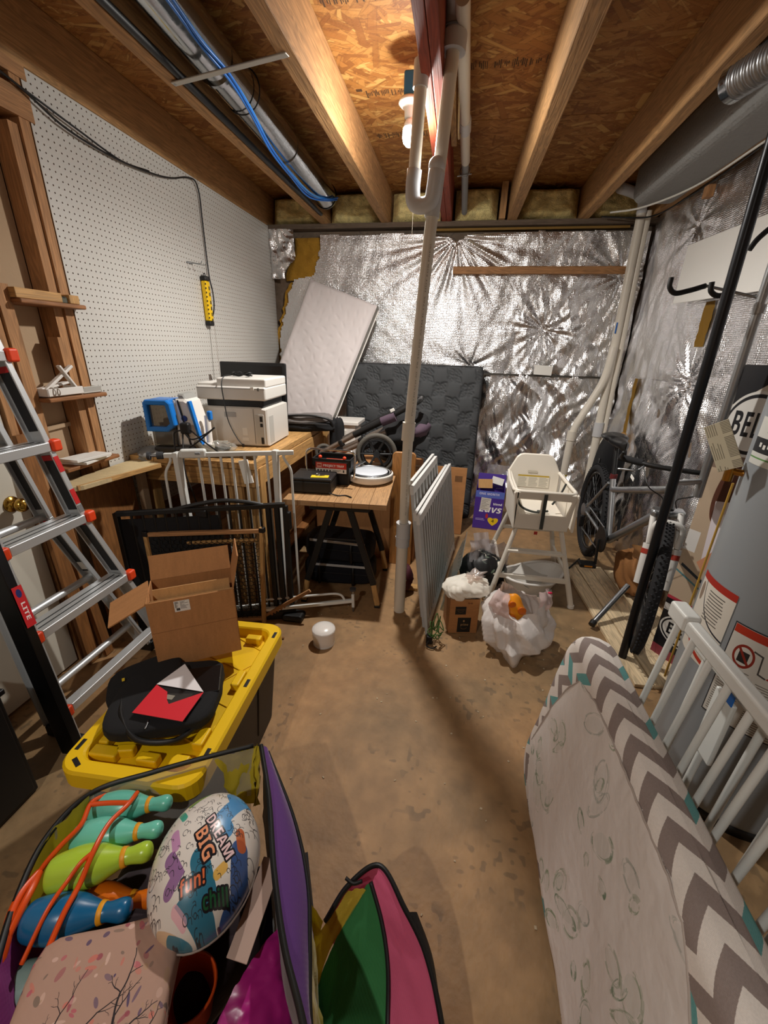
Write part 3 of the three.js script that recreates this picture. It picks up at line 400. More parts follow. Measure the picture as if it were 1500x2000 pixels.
// ----- mattresses leaning on the back wall -----
function quilt(w, h, d, f, st) { // padded slab; front at +z with relief f(x,y)
  const nx = Math.round(w / st), ny = Math.round(h / st), R = .045;
  const edge = (x, y) => { const a = Math.max(0, Math.abs(x) - (w / 2 - R)) / R, b = Math.max(0, Math.abs(y) - (h / 2 - R)) / R; return Math.sqrt(Math.max(0, 1 - Math.min(1, a * a + b * b))); };
  const front = grid(nx, ny, (u, v) => { const x = (u - .5) * w, y = (v - .5) * h, e = edge(x, y); return [x * (1 - .0 * (1 - e)), y, d / 2 - R * .5 * (1 - e) + f(x, y) * sst(0, .6, e)]; }, (u, v) => [u * w, v * h]);
  return front;
}
{
  const t = thing('crib_mattress', 'white crib mattress leaning tilted against the foil wall', 'mattress', [-1.38, .81, -3.47]);
  const q = new THREE.Group(), W = .62, H = 1.16, D = .1;
  const mm = mat(0xcfc7c6, .75, { bumpMap: rep(T.weave, .04), bumpScale: .0004 });
  const geo = (g) => { g.translate(0, H / 2, 0); at(g, [0, 0, 0], [0, 0, -.34]); at(g, [0, 0, 0], [-.27, 0, 0]); return g; };
  const dots = (x, y) => { const a = x * 14, b = y * 12 + (Math.floor(a) % 2) * .5, fx = a - Math.floor(a) - .5, fy = b - Math.floor(b) - .5, th = hsh(Math.floor(a), Math.floor(b)) * 3, r1 = fx * Math.cos(th) + fy * Math.sin(th), r2 = -fx * Math.sin(th) + fy * Math.cos(th); return -.006 * Math.exp(-(r1 * r1 * 90 + r2 * r2 * 12)) + .004 * Math.sin(x * 22 + y * 14 + 3 * vn(x * 3, y * 3, 2)) * (vn(x * 4, y * 4, 5)); };
  part('cover', geo(quilt(W, H, D, dots, .011)), mm, t);
  part('side_band', geo(merge([bx(W, .001, D * .8, [0, H / 2, -.012]), bx(W, .001, D * .8, [0, -H / 2, -.012]), bx(.001, H, D * .8, [W / 2, 0, -.012]), bx(.001, H, D * .8, [-W / 2, 0, -.012]), bx(W, H, .002, [0, 0, -D / 2])])), mat(0xa8a49c, .7, { bumpMap: rep(T.noise, .08), bumpScale: .006 }), t);
  const rp = rpoly(W, H, .03, 4).map(([x, y]) => [x, y, -D / 2]); part('piping', geo(sweep(rp.map(A3), .008, 6, true)), M.white, t);
}
{
  const t = thing('black_mattress', 'tall charcoal mattress with scroll quilting leaning against the foil', 'mattress', [-.375, 0, -3.68]);
  const W = 1.16, H = 1.32, D = .2; const dk = mat(0x3b3d3f, .7, { bumpMap: rep(T.weave, .03), bumpScale: .0005 });
  // curling grooves on a diagonal lattice, like interlocking scrolls
  const p = .165, seg = []; const curl = []; for (let k = 0; k <= 24; k++) { const s = k / 24, u = s - .5; curl.push([u, .17 * Math.sin(u * 6.283) * (1 - 1.2 * Math.abs(u) * 0)]); }
  const spiral = []; for (let k = 0; k <= 12; k++) { const a = k / 12 * 4.4; spiral.push([.16 * (1 - k / 16) * Math.cos(a), .16 * (1 - k / 16) * Math.sin(a)]); }
  const groove = (x, y) => { const a = (x + y) / 1.414 / p, b = (x - y) / 1.414 / p, i = Math.floor(a), j = Math.floor(b), fa = a - i - .5, fb = b - j - .5; const w1 = .13 * Math.sin(fa * 6.283), w2 = .13 * Math.sin(fb * 6.283), sg = (i + j) % 2 ? 1 : -1; let d = Math.min(Math.abs(Math.abs(fb) - .5 + 0) , 9); const d1 = Math.min(Math.abs(fb - .5 - sg * w1), Math.abs(fb + .5 - sg * w1)), d2 = Math.min(Math.abs(fa - .5 + sg * w2), Math.abs(fa + .5 + sg * w2)); const cx = Math.abs(fa) - .3, cyy = Math.abs(Math.abs(fb) - .5) - .0; const rr2 = Math.abs(Math.hypot(Math.abs(fa) - .25, Math.abs(fb) - .42) - .075), rr3 = Math.abs(Math.hypot(Math.abs(fb) - .25, Math.abs(fa) - .42) - .075); d = Math.min(d1, d2, rr2 + .012, rr3 + .012); return -.011 * Math.exp(-((d / .045) ** 2)) + .006 * (Math.cos(fa * 6.283) + Math.cos(fb * 6.283)) * .5; };
  const geo = g => { g.translate(0, H / 2, 0); at(g, [0, 0, 0], [-.085, 0, 0]); return g; };
  part('quilted_top', geo(quilt(W, H, D, groove, .0075)), dk, t);
  part('side_panel', geo(merge([rb(W - .004, H - .004, D - .06, .03, [0, 0, -.03], [0, 0, 0], 3)])), mat(0x1c1d1f, .8), t);
  for (const z of [D / 2 - .025, -D / 2 + .0]) part('edge_tape', geo(sweep(rpoly(W, H, .045, 6).map(([x, y]) => V(x, y, z)), .008, 6, true)), mat(0x141416, .6), t);
}
// ---------- gates before the bench ----------
{ // tall white pressure gate
  const t = thing('baby_gate', 'tall white metal baby gate standing in front of the workbench', 'baby gate');
  const A = V(-1.4, 0, -1.715), B = V(-.81, 0, -1.943), X = x => A.clone().lerp(B, (x + 1.4) / .59), pt = (x, y) => X(x).setY(y);
  part('top_rail', bar(pt(-1.36, .945), pt(-.79, .945), .022, .022), M.whiteMetal, t);
  part('post', bar(pt(-1.295, .02), pt(-1.305, .96), .026, .04, [1, 0, 0]), M.whiteMetal, t); part('post', bar(pt(-.885, .02), pt(-.874, .96), .026, .036, [1, 0, 0]), M.whiteMetal, t);
  for (const x of [-1.215, -1.17, -1.12, -1.07, -1.015, -.97, -.915]) part('bar', cy(pt(x + .003, .06), pt(x, .94), .0065, .0065, 10), M.whiteMetal, t);
  part('bottom_rail', bar(pt(-1.3, .045), pt(-.88, .045), .024, .022), M.whiteMetal, t);
  for (const [x, s] of [[-1.335, -1], [-.838, 1]]) part('side_tube', sweep(fil([pt(x, .935), pt(x + s * .0, .915), pt(x + s * .032, .86), pt(x + s * .035, .1), pt(x + s * .01, .05)], .03), .0065, 10), M.whiteMetal, t);
  part('latch', [rb(.12, .045, .034, .012, pt(-1.235, .952).toArray(), [0, Math.atan2(.228, .59), 0], 3)], M.whiteMetal, t); part('latch_button', rb(.024, .012, .006, .003, pt(-1.215, .955).add(V(.008, 0, .018)).toArray(), [0, .37, 0]), mat(0x8c8f92, .5), t);
  for (const [x, s] of [[-1.375, -1], [-.79, 1]]) { if (s < 0) { part('spindle', cy(pt(x, .945), pt(x - .045, .945), .007), M.steel, t); part('spindle_wheel', cy(pt(x + .012, .945), pt(x - .012, .945), .018), mat(0x3a3c40, .6), t); part('rubber_pad', cy(pt(x - .04, .945), pt(x - .052, .945), .02), mat(0x3a3c40, .6), t); } }
  part('orange_sticker', bar(pt(-.8815, .3).add(V(.004, 0, .0145)), pt(-.8815, .38).add(V(.004, 0, .0145)), .002, .02, [.2, 0, 1]), mat(0xd9742a, .6), t);
}
{ // black gate with an arched rail
  const t = thing('arched_gate', 'black metal gate with arched top rail behind the wooden mesh gate', 'baby gate');
  const A = V(-1.58, 0, -1.58), B = V(-.81, 0, -1.872), pt = (x, y) => A.clone().lerp(B, (x + 1.58) / .77).setY(y);
  part('top_rail', [bar(pt(-1.56, .68), pt(-.82, .688), .024, .026)], M.black, t); part('arched_rail', tb([pt(-1.33, .685), pt(-1.22, .71), pt(-1.1, .725), pt(-.99, .71), pt(-.92, .69)], .011, 40, 8), M.black, t);
  for (const x of [-1.56, -.9, -.86, -.82]) part('post', bar(pt(x, .02), pt(x, .685), .024, .024, [1, 0, 0]), M.black, t);
  for (let i = 0; i < 13; i++) part('bar', cy(pt(-1.5 + i * .047, .05), pt(-1.5 + i * .047, .68), .006, .006, 8), M.black, t);
  part('base_rail', bar(pt(-1.56, .03), pt(-.8, .03), .05, .04), M.black, t); part('foot', rb(.12, .04, .09, .018, pt(-.815, .02).add(V(.01, 0, .02)).toArray()), M.black, t);
  part('fabric_panel', bar(pt(-1.55, .35), pt(-1.13, .35), .6, .006), M.blackCloth, t); part('hinge', rb(.03, .1, .03, .006, pt(-.81, .6).toArray()), M.black, t); part('latch', rb(.06, .04, .03, .008, pt(-1.2, .665).toArray()), M.black, t);
}
{ // wooden gate with honeycomb netting
  const t = thing('mesh_gate', 'pine framed gate with black honeycomb netting behind the open carton', 'baby gate');
  const A = V(-1.453, 0, -1.626), B = V(-.925, 0, -1.79), D = B.clone().sub(A).normalize(), N = V(-D.z, 0, D.x), pt = (x, y, o = 0) => A.clone().lerp(B, (x + 1.453) / .528).setY(y).addScaledVector(N, o);
  part('top_rail', bar(pt(-1.445, .565), pt(-.935, .565), .022, .02), M.stud, t); part('bottom_rail', bar(pt(-1.445, .03), pt(-.96, .03), .022, .02), M.stud, t);
  part('side_rail', bar(pt(-1.46, .0), pt(-1.455, .58), .02, .022, [1, 0, 0]), M.pine, t); part('side_rail', bar(pt(-.955, .0), pt(-.922, .585), .02, .024, [1, 0, 0]), M.pine, t); part('inner_rail', bar(pt(-1.44, .505, -.016), pt(-.95, .505, -.016), .02, .012), M.pine, t);
  for (const x of [-1.455, -.92]) part('corner_clip', rb(.028, .03, .028, .006, pt(x, .57).toArray()), M.black, t);
  const gs = [], a = .0145, hx = a * Math.sqrt(3); let r = 0; for (let y = .04; y < .55; y += a * 1.5, r++) for (let x = -1.44 + (r % 2) * hx / 2; x < -.95; x += hx) { const P = pt(x, y + a / 2, .001), Q = pt(x, y - a / 2, .001), L = pt(x - hx / 2, y + a, .001), R2 = pt(x + hx / 2, y + a, .001); for (const q of [Q, L, R2]) { const g = new THREE.BoxGeometry(P.distanceTo(q), .0038, .002); g.applyMatrix4(frame(P, q, N).setPosition(P.clone().lerp(q, .5))); gs.push(g); } }
  part('netting', gs, M.black, t).userData.kind = 'stuff';
  part('ratchet_bar', bar([-.955, .035, -1.8], [-.7, .2, -1.85], .02, .014), M.stud, t); const pegs = [];
  for (let i = 0; i < 5; i++) part('ratchet_tooth', rb(.008, .012, .012, .002, V(-.955, .02, -1.8).lerp(V(-.7, .185, -1.85), .15 + i * .07).toArray(), [0, 0, .57]), M.stud, t);
}
{ // white extension frame on the floor
  const t = thing('gate_extension', 'short white gate extension frame lying on the floor by the sawhorse', 'gate part');
  part('lower_bar', bar([-.95, .075, -1.8], [-.49, .075, -1.985], .02, .02), M.whiteMetal, t); part('curved_tube', sweep(fil([[-.95, .13, -1.815], [-.56, .13, -1.965], [-.535, .075, -1.97]], .06), .0065, 8), M.whiteMetal, t);
  part('end_post', bar([-.49, .03, -1.985], [-.492, .12, -1.985], .016, .016, [1, 0, 0]), M.whiteMetal, t); part('spindle', cy([-.49, 0.002, -1.985], [-.49, .03, -1.985], .006), M.steel, t); part('spindle', cy([-.492, .12, -1.985], [-.492, .145, -1.985], .006), M.steel, t); part('rubber_pad', cy([-.492, .145, -1.985], [-.492, .158, -1.985], .018), mat(0x3c3c3e, .6), t);
}
{ const t = thing('lamp_globe', 'white round lamp globe standing alone on the floor', 'globe', [-.575, 0, -1.685]); part('shade', lt([[0, 0], [.05, 0], [.055, .004], [.057, .02], [.061, .078], [.0615, .086], [.058, .094], [.042, .104], [.02, .109], [0, .11]]), phys(0xe6e0da, .25, { clearcoat: .4 }), t); part('collar', lt([[.052, .0], [.056, .0], [.056, .012], [.052, .012]]), M.white, t); }
// ---------- sawhorse table ----------
{
  const t = thing('sawhorse_table', 'butcher block board on black folding sawhorses', 'table', [-.62, 0, -2.3], .06);
  for (let i = 0; i < 6; i++) part('top_stave', rb(.0945, .03, .56, .0015, [-.24 + i * .096, .65, 0]), M.butcher, t);
  for (const z of [.22, -.23]) {
    part('crossbar', rb(.34, .035, .05, .004, [.02, .618, z]), M.black, t);
    for (const s of [-1, 1]) { const a = V(.02 + s * .05, .62, z), b = V(.02 + s * .2, .15, z + .03), c = V(.02 + s * .225, .012, z + .036); const l = part('leg', bar(a, b, .03, .035, [0, 0, 1]), M.black, t); part('leg_tip', bar(b, c, .024, .03, [0, 0, 1]), M.pine, l); part('foot', rb(.035, .014, .035, .004, [c.x, .007, c.z]), M.black, l); }
    part('spreader', bar([.02 - .1, .42, z + .01], [.02 + .1, .42, z + .01], .012, .012), M.black, t);
  }
}
{ // black tool case
  const t = thing('tool_case', 'black plastic tool case with yellow tag on the butcher block table', 'tool case', [-.775, .666, -2.22], .06);
  part('body', rb(.235, .075, .2, .012, [0, .038, 0], [0, 0, 0], 3), M.black, t); part('lid', rb(.24, .018, .2, .008, [0, .083, 0]), mat(0x17181a, .5), t); part('yellow_tag', rb(.1, .003, .045, .001, [.045, .094, .06], [0, .1, 0]), mat(0xe8c81c, .6), t); part('keys', [ring([.03, .1, .045], .012, .002, [0, 1, 0.2], 16, 6), bx(.03, .003, .01, [.055, .098, .05], [0, .5, 0])], M.steel, t); part('strap', tb([[.1, .012, .1], [.16, .003, .11], [.2, .003, .1], [.24, .004, .13]], .004, 24, 6), M.black, t);
}
{ // project tray with chrome bail
  const t = thing('project_tray', 'black tool tray with chrome handle and red PROJECT TRAY label', 'tool tray', [-.695, .69, -2.37], -.02);
  part('tray', [rb(.24, .012, .16, .005, [0, .1, 0]), rb(.24, .045, .01, .004, [0, .12, .075]), rb(.24, .045, .01, .004, [0, .12, -.075]), rb(.01, .045, .16, .004, [.115, .12, 0]), rb(.01, .045, .16, .004, [-.115, .12, 0])], M.black, t);
  part('stand', rb(.2, .12, .12, .006, [0, .0355, -.01]), mat(0x18181a, .6), t);
  const lab = mat(0xffffff, .6, { map: ctex(512, 168, (x, w, h) => { x.fillStyle = '#c9301f'; x.fillRect(0, 0, w, h * .58); x.fillStyle = '#e7e3dc'; x.fillRect(0, h * .58, w, h); x.fillStyle = '#fff'; x.font = 'bold 52px sans-serif'; x.fillText('PROJECT TRAY', 122, 70); x.fillStyle = '#e9a994'; x.fillRect(18, 14, 84, 70); x.fillStyle = '#b32516'; x.fillRect(28, 38, 64, 22); x.fillStyle = '#333'; for (let i = 0; i < 5; i++) { x.beginPath(); x.arc(40 + i * 50, 132, 15, 0, 7); x.fill(); } x.fillStyle = '#8a857c'; x.fillRect(280, 118, 140, 10); x.fillRect(280, 136, 110, 8); x.fillStyle = '#222'; x.fillRect(455, 112, 20, 40); }) });
  part('label', at(new THREE.PlaneGeometry(.19, .062), [.0, .09, .085], [-.05, 0, 0]), lab, t); part('label_backing', rb(.2, .07, .006, .002, [0, .09, .081], [-.05, 0, 0]), M.black, t);
  part('bail', sweep(fil([[-.14, .04, .1], [-.15, .08, .1], [-.15, .2, .09], [.15, .2, .09], [.15, .08, .1], [.142, .04, .1]], .04), .006, 8), M.chrome, t);
  for (const x of [-.07, .08]) part('orange_knob', at(new THREE.SphereGeometry(.011, 12, 8), [x, .15, .07]), M.orange, t); part('orange_grip', rb(.12, .012, .03, .005, [.02, .132, .06]), M.orange, t);
}
{ const t = thing('ceiling_fixture', 'round white flush ceiling light lying on the butcher block table', 'light fixture', [-.49, .666, -2.45]); part('base', lt([[0, 0], [.11, 0], [.13, .012], [.143, .02], [.145, .052], [.14, .058], [.12, .06], [0, .06]]), M.white, t); part('lens', lt([[0, .075], [.06, .073], [.1, .068], [.122, .06], [.0, .06]]), phys(0xdde2ea, .25, { clearcoat: .5 }), t); part('trim_ring', ring([0, .06, 0], .13, .005, [0, 1, 0], 48, 8), M.steel, t); part('mounting_strap', bar([-.17, .05, .05], [-.06, .1, -.09], .003, .03), M.steel, t); }
// carton that carries the stroller
{ const t = thing('large_carton', 'large plain carton under the folded stroller behind the table', 'cardboard box', [-.57, 0, -2.93], .0); part('body', bx(.72, .645, .52, [0, .323, 0]), M.card, t); part('flap', bx(.7, .004, .25, [0, .648, .12], [0, .0, 0]), M.card, t); part('flap', bx(.7, .004, .25, [0, .648, -.13]), M.card, t); part('tape', bx(.72, .0015, .05, [0, .6512, 0]), mat(0xb58d5c, .35), t); }
{ const t = thing('tall_carton', 'plain carton behind the workbench under the crib mattress', 'cardboard box', [-1.38, 0, -3.5]); part('body', bx(.56, .69, .42, [0, .345, 0]), M.card, t); part('flap', bx(.54, .004, .4, [0, .693, 0]), M.card, t); }
// bags under the table
for (const [y, s, lab] of [[.0, 1, 'navy storage bag with silver straps at the bottom under the table'], [.165, .96, 'navy storage bag lying on top of another under the table']]) {
  const t = thing('storage_bag', lab, 'bag', [-.66, y, -2.36], .05 - y * .5, 'bags under the table'); const nv = mat(0x0a0d18, .85, { bumpMap: rep(T.weave, .04), bumpScale: .0006 });
  part('body', at(blob(.23 * s, .08, .12, d => (.96 + .08 * fbm(d[0] * 3 + 3 + y, d[2] * 3 + 3, 3, 2)) / Math.pow(d[0] ** 6 + d[2] ** 6 + d[1] ** 6, 1 / 6), 40, 24), [0, .083, 0]), nv, t);
  for (const x of [-.12, .1]) part('strap', sweep(fil([[x, .02, .135], [x, .12, .14], [x, .17, .1], [x, .172, -.05]], .03), .009, 6), M.black, t);
  part('silver_band', rb(.36, .016, .006, .002, [.01, .152, .128]), mat(0xb9b9b8, .35), t); part('zipper', bar([-.2, .1, .136], [.2, .1, .136], .004, .004), M.black, t);
}
// ---------- folded stroller ----------
{
  const t = thing('folded_stroller', 'folded grey stroller with black wheels lying on the carton', 'stroller', [-.6, .655, -2.85]); const tubeM = mat(0x8f8278, .35, { metalness: .7 }), purple = mat(0x4b3a48, .85);
  const wheel = (n, c, R, w, ax, spokes) => { const g = thing; const q = new THREE.Quaternion().setFromUnitVectors(V(0, 0, 1), A3(ax).normalize()), pos = (x, y, z) => V(x, y, z).applyQuaternion(q).add(A3(c)); const wh = part(n, sweep(Array.from({ length: 48 }, (_, i) => pos(Math.cos(i / 48 * 6.283) * (R - w * .55), Math.sin(i / 48 * 6.283) * (R - w * .55), 0)), w * .55, 10, true), mat(0x57534c, .8), t); part('rim', sweep(Array.from({ length: 40 }, (_, i) => pos(Math.cos(i / 40 * 6.283) * (R - w * 1.35), Math.sin(i / 40 * 6.283) * (R - w * 1.35), 0)), w * .5, 8, true), M.blackSatin, wh); for (let i = 0; i < spokes; i++) { const a = i / spokes * 6.283; part('spoke', bar(pos(Math.cos(a) * .02, Math.sin(a) * .02, 0), pos(Math.cos(a) * (R - w), Math.sin(a) * (R - w), 0), .03, .012, A3(ax)), M.blackSatin, wh); } part('hub', cy(pos(0, 0, -w * .7), pos(0, 0, w * .9), .028, .022), M.black, wh); };
  wheel('rear_wheel', [.11, .138, .2], .138, .03, [.18, 0, 1], 6); wheel('rear_wheel', [.16, .138, -.13], .138, .03, [.18, 0, 1], 6); wheel('front_wheel', [-.29, .1, .1], .062, .022, [.5, 0, 1], 5);
  for (const z of [.13, -.12]) { part('frame_tube', cy([-.3, .1, z], [-.06, .24, z], .017), tubeM, t); part('frame_tube', cy([-.24, .07, z], [.02, .2, z], .017), tubeM, t); part('sleeve', cy([-.06, .24, z], [.18, .37, z], .022), M.black, t); part('sleeve_tube', cy([.0, .19, z], [.16, .27, z], .02), tubeM, t); }
  part('hinge', [rb(.06, .09, .05, .015, [.01, .19, .13], [0, 0, .5])], M.black, t); part('clamp', rb(.03, .05, .045, .01, [-.15, .18, .13], [0, 0, .5]), M.black, t); part('cross_tube', cy([-.25, .1, .12], [-.25, .1, -.12], .012), tubeM, t);
  part('foam_grip', cy([.13, .34, .14], [.22, .38, .14], .03), purple, t); part('handle_bar', sweep(fil([[.18, .37, .13], [.33, .46, .13], [.37, .48, .1], [.37, .48, -.1], [.33, .46, -.12], [.18, .37, -.12]], .05), .017, 10), M.black, t); part('grip_tag', rb(.03, .02, .006, .002, [.2, .42, .15], [0, 0, .5]), M.paper, t);
  part('seat_fabric', at(blob(.2, .12, .16, d => .75 + .5 * fbm(d[0] * 2.4 + 6, d[1] * 2.4 + d[2] * 2 + 6, 6, 3), 34, 20), [.26, .24, 0], [0, 0, .5]), M.blackCloth, t); part('seat_trim', at(blob(.09, .05, .1, d => .8 + .4 * fbm(d[0] * 3 + 2, d[2] * 3 + 3, 7, 2), 24, 14), [.37, .28, .04], [0, 0, .5]), purple, t);
  part('axle', cy([.11, .138, .2], [.16, .138, -.13], .012), M.steel, t); part('crotch_strap', cy([.29, .36, .2], [.29, .2, .2], .008), M.steel, t); part('belt', rb(.05, .04, .02, .006, [-.1, .05, .06]), mat(0xb7a81e, .6), t);
}
// ---------- crib panels, bed board, cardboard ----------
{ const t = solo('bed_board', 'tan wooden board with rounded top standing behind the drain pipe', 'board', at(ex([[-.078, 0], [.078, 0], ...rpoly(.156, .4, .03, 5, 0, .62).filter(p => p[1] > .62)], .022, .004), [-.3, 0, -2.63], [-.02, 0, 0]), wood(0xc48a4c, .5)); }
const grey = mat(0xb9bbbb, .5, { bumpMap: rep(T.woodb, .5, .2), bumpScale: .0004 }), greyW = mat(0xdad9d6, .5);
function cribPanel(lab, near, far, bx0, y0, nSl, m) { // near/far: top rail ends, bx0: x shift of the foot
  const t = thing('crib_railing', lab, 'crib side', [0, 0, 0], 0, 'crib panels leaning behind the drain pipe'), a = A3(near), b = A3(far), foot = p => V(p.x + bx0, y0, p.z + .02), D = b.clone().sub(a).normalize();
  const up = a.clone().sub(foot(a)).normalize(), N = D.clone().cross(up);
  part('top_rail', bar(a, b, .045, .019, up), greyW, t); part('bottom_rail', bar(foot(a).addScaledVector(up, .05), foot(b).addScaledVector(up, .05), .05, .018, up), m, t);
  part('end_post', bar(a.clone().addScaledVector(D, .015).addScaledVector(up, -.02), foot(a).addScaledVector(D, .015), .018, .03, N), m, t); part('end_post', bar(b.clone().addScaledVector(D, -.015).addScaledVector(up, -.02), foot(b).addScaledVector(D, -.015), .018, .03, N), m, t);
  const L = a.distanceTo(b); for (let i = 1; i < nSl; i++) { const s = a.clone().lerp(b, i / nSl); part('slat', bar(s.clone().addScaledVector(up, -.02), foot(s).addScaledVector(up, .06), .012, .034, N, .002), m, t); }
}
cribPanel('grey slatted crib side nearest the white bag in the leaning pile', [-.132, .66, -1.87], [-.0, .66, -2.95], .085, 0.003, 19, grey);
cribPanel('grey crib side second from the white bag in the leaning pile', [-.152, .655, -1.93], [-.025, .655, -2.93], .085, 0.003, 17, grey);
cribPanel('short tall grey crib end with brown end grain in the leaning pile', [-.183, .77, -2.0], [-.095, .77, -2.7], .099, .02, 8, grey);
cribPanel('short grey crib end nearest the drain pipe in the leaning pile', [-.196, .77, -2.11], [-.117, .77, -2.76], .099, .02, 8, grey);
{ const t = thing('flat_carton', 'flattened brown carton leaning upright in front of the black mattress', 'cardboard box', [-.04, 0, -3.28], -.05); part('panel', bx(.36, .56, .03, [0, .28, 0], [-.12, 0, 0]), M.card, t); part('shipping_label', bx(.07, .12, .002, [.02, .36, .007], [-.12, 0, 0]), M.paper, t); part('print', bx(.06, .05, .0015, [.12, .47, -.008], [-.12, 0, 0]), mat(0x6e4a28, .8), t); }
solo('wood_plank_end', 'short wood strip lying on the floor beside the drain pipe foot', 'wood strip', rb(.12, .02, .06, .003, [-.2, .012, -2.3], [0, .1, 0]), M.pine);
{ const t = thing('red_pouch', 'dark red pouch on the floor behind the drain pipe', 'pouch', [-.22, 0, -2.2]); part('body', at(blob(.05, .1, .06, d => .8 + .35 * fbm(d[0] * 3 + 4, d[1] * 3 + d[2], 4, 2), 24, 16), [0, .1, -.06]), mat(0x4a1420, .8), t); part('snap', cy([.01, .12, -.002], [.012, .12, .004], .006), M.chrome, t); }
// ---------- parcels, bags and the high chair ----------
{ // small printed carton, open
  const t = thing('open_parcel', 'small brown parcel with black tape patches beside the white bag', 'cardboard box', [.128, 0, -1.985], .2); const W = .155, D = .15, H = .215;
  part('base', bx(W, .004, D, [0, .003, 0]), M.card, t); for (const [w, d, x, z] of [[W, .004, 0, D / 2], [W, .004, 0, -D / 2], [.004, D, W / 2, 0], [.004, D, -W / 2, 0]]) part('wall', bx(w, H, d, [x, H / 2 + .002, z]), M.card, t);
  part('flap', bx(.09, .003, D, [W / 2 + .03, H - .03, 0], [0, 0, -1.0]), M.cardIn, t);
  const pr = (w, h, f) => mat(0xffffff, .7, { map: ctex(256, 256, f) });
  part('print_patch', at(new THREE.PlaneGeometry(.058, .05), [-.02, .148, D / 2 + .003]), pr(1, 1, (x, w, h) => { x.fillStyle = '#15130f'; x.fillRect(0, 0, w, h); x.fillStyle = '#6b4a2a'; x.font = 'bold 58px sans-serif'; x.fillText('amazon', 18, 120); x.strokeStyle = '#6b4a2a'; x.lineWidth = 10; x.beginPath(); x.arc(128, 90, 90, .7, 2.4); x.stroke(); }), t);
  part('print_patch', at(new THREE.PlaneGeometry(.072, .095), [.005, .055, D / 2 + .003]), pr(1, 1, (x, w, h) => { x.fillStyle = '#15130f'; x.fillRect(0, 0, w, h); x.fillStyle = '#9a7a52'; x.beginPath(); x.arc(120, 60, 18, 0, 7); x.fill(); x.font = 'bold 54px sans-serif'; x.fillText('prime', 60, 140); x.strokeStyle = '#6b4a2a'; x.lineWidth = 9; x.beginPath(); x.arc(128, 120, 80, .7, 2.4); x.stroke(); }), t);
  part('stamp', at(new THREE.PlaneGeometry(.04, .022), [.03, .195, D / 2 + .003]), pr(1, 1, (x, w, h) => { x.fillStyle = '#a9743f'; x.fillRect(0, 0, w, h); x.fillStyle = '#5a2a1c'; x.font = 'bold 170px sans-serif'; x.fillText('S6', 20, 190); }), t);
  part('packing_bubble', [at(blob(.13, .055, .085, d => .72 + .5 * fbm(d[0] * 4 + 3, d[2] * 4 + d[1] * 3 + 3, 5, 3), 36, 20), [.02, .25, 0]), at(blob(.07, .05, .07, d => .75 + .5 * fbm(d[0] * 4 + 8, d[2] * 4 + d[1] * 3 + 8, 9, 3), 30, 18), [-.03, .24, .02])], mat(0xe9e3d6, .55), t);
  part('clear_film', at(blob(.07, .02, .04, d => .6 + .8 * crease(d[0] * 3 + 3, d[2] * 3 + 2, 4), 24, 14), [.05, .31, .0], [.2, .3, .4]), phys(0xf2e8e2, .1, { transmission: .7, thickness: 0 }), t);
}
{ // white carrier bag with an orange toy
  const t = thing('white_bag', 'stuffed white plastic carrier bag standing on the floor', 'plastic bag', [.41, 0, -1.88], .1); const pl = phys(0xe6e0dc, .32, { transmission: .12, thickness: 0, clearcoat: .2 });
  const g = grid(120, 64, (u, v) => { const a = u * 6.28318, c = Math.cos(a), q = Math.sin(a), f = v; let R = .172 * Math.pow(Math.min(1, .55 + f * 1.9), .8); if (f > .55) R *= 1 - .38 * sst(.55, 1, f); const sq = 1 / Math.pow(Math.abs(c) ** 3.2 + Math.abs(q) ** 3.2, 1 / 3.2), d1 = ((a - 1.75 + 9.4248) % 6.28318) - 3.14159; const tail = .09 * Math.exp(-((d1 / .3) ** 2)) * sst(.45, .0, f); const k = crumple(c * .6 + f * .2, q * .6 + f * .35, 5, 4), r = R * (.72 + .28 * sq) * (1 + .34 * k) + tail; const dip = f > .8 ? .035 * Math.sin(a * 2 + .6) * sst(.8, 1, f) : 0; return [c * r, Math.pow(f, .85) * .275 * (1 - .08 * Math.cos(a - 1.2)) + dip - .0 + (f ? .004 : .002), q * r * .95]; });
  part('body', flip(g), pl, t); part('bottom', at(blob(.1, .004, .1, d => 1, 20, 8), [0, .006, 0]), pl, t);
  const ear = (x, z, ry, h) => { const q = grid(10, 16, (u, v) => { const w = .075 * (1 - .5 * v), bend = .03 * Math.sin(v * 3); return [(u - .5) * 2 * w, v * h, bend + .018 * crease(u * 4, v * 4, 6) + .03 * Math.cos((u - .5) * 3) * (1 - v)]; }); return at(q, [x, .22, z], [0, ry, 0]); };
  part('handle', ear(-.09, .05, -.9, .13), phys(0xe8d2cf, .35, { transmission: .25, thickness: 0 }), t); part('handle', ear(.1, .0, .7, .12), phys(0xe8d2cf, .35, { transmission: .25, thickness: 0 }), t); part('pink_print', at(blob(.012, .006, .008, d => 1, 10, 6), [.135, .335, .02]), mat(0xc8204a, .6), t);
  const toy = thing('orange_toy', 'bright orange spotted toy poking out of the white bag', 'toy', [.375, .17, -1.87], .1); part('body', at(blob(.062, .11, .05, d => .94 + .1 * Math.sin(d[1] * 5 + d[0] * 3), 26, 18), [0, .06, .03], [-.1, 0, .15]), mat(0xf59a10, .4), toy); for (const [x, y, r] of [[-.02, .12, .018], [.028, .09, .022], [-.012, .05, .016]]) part('spot', at(blob(r, r, .006, d => 1, 16, 10), [x, y, .079 - .2 * Math.abs(y - .07)]), mat(0xd86a06, .45), toy);
}
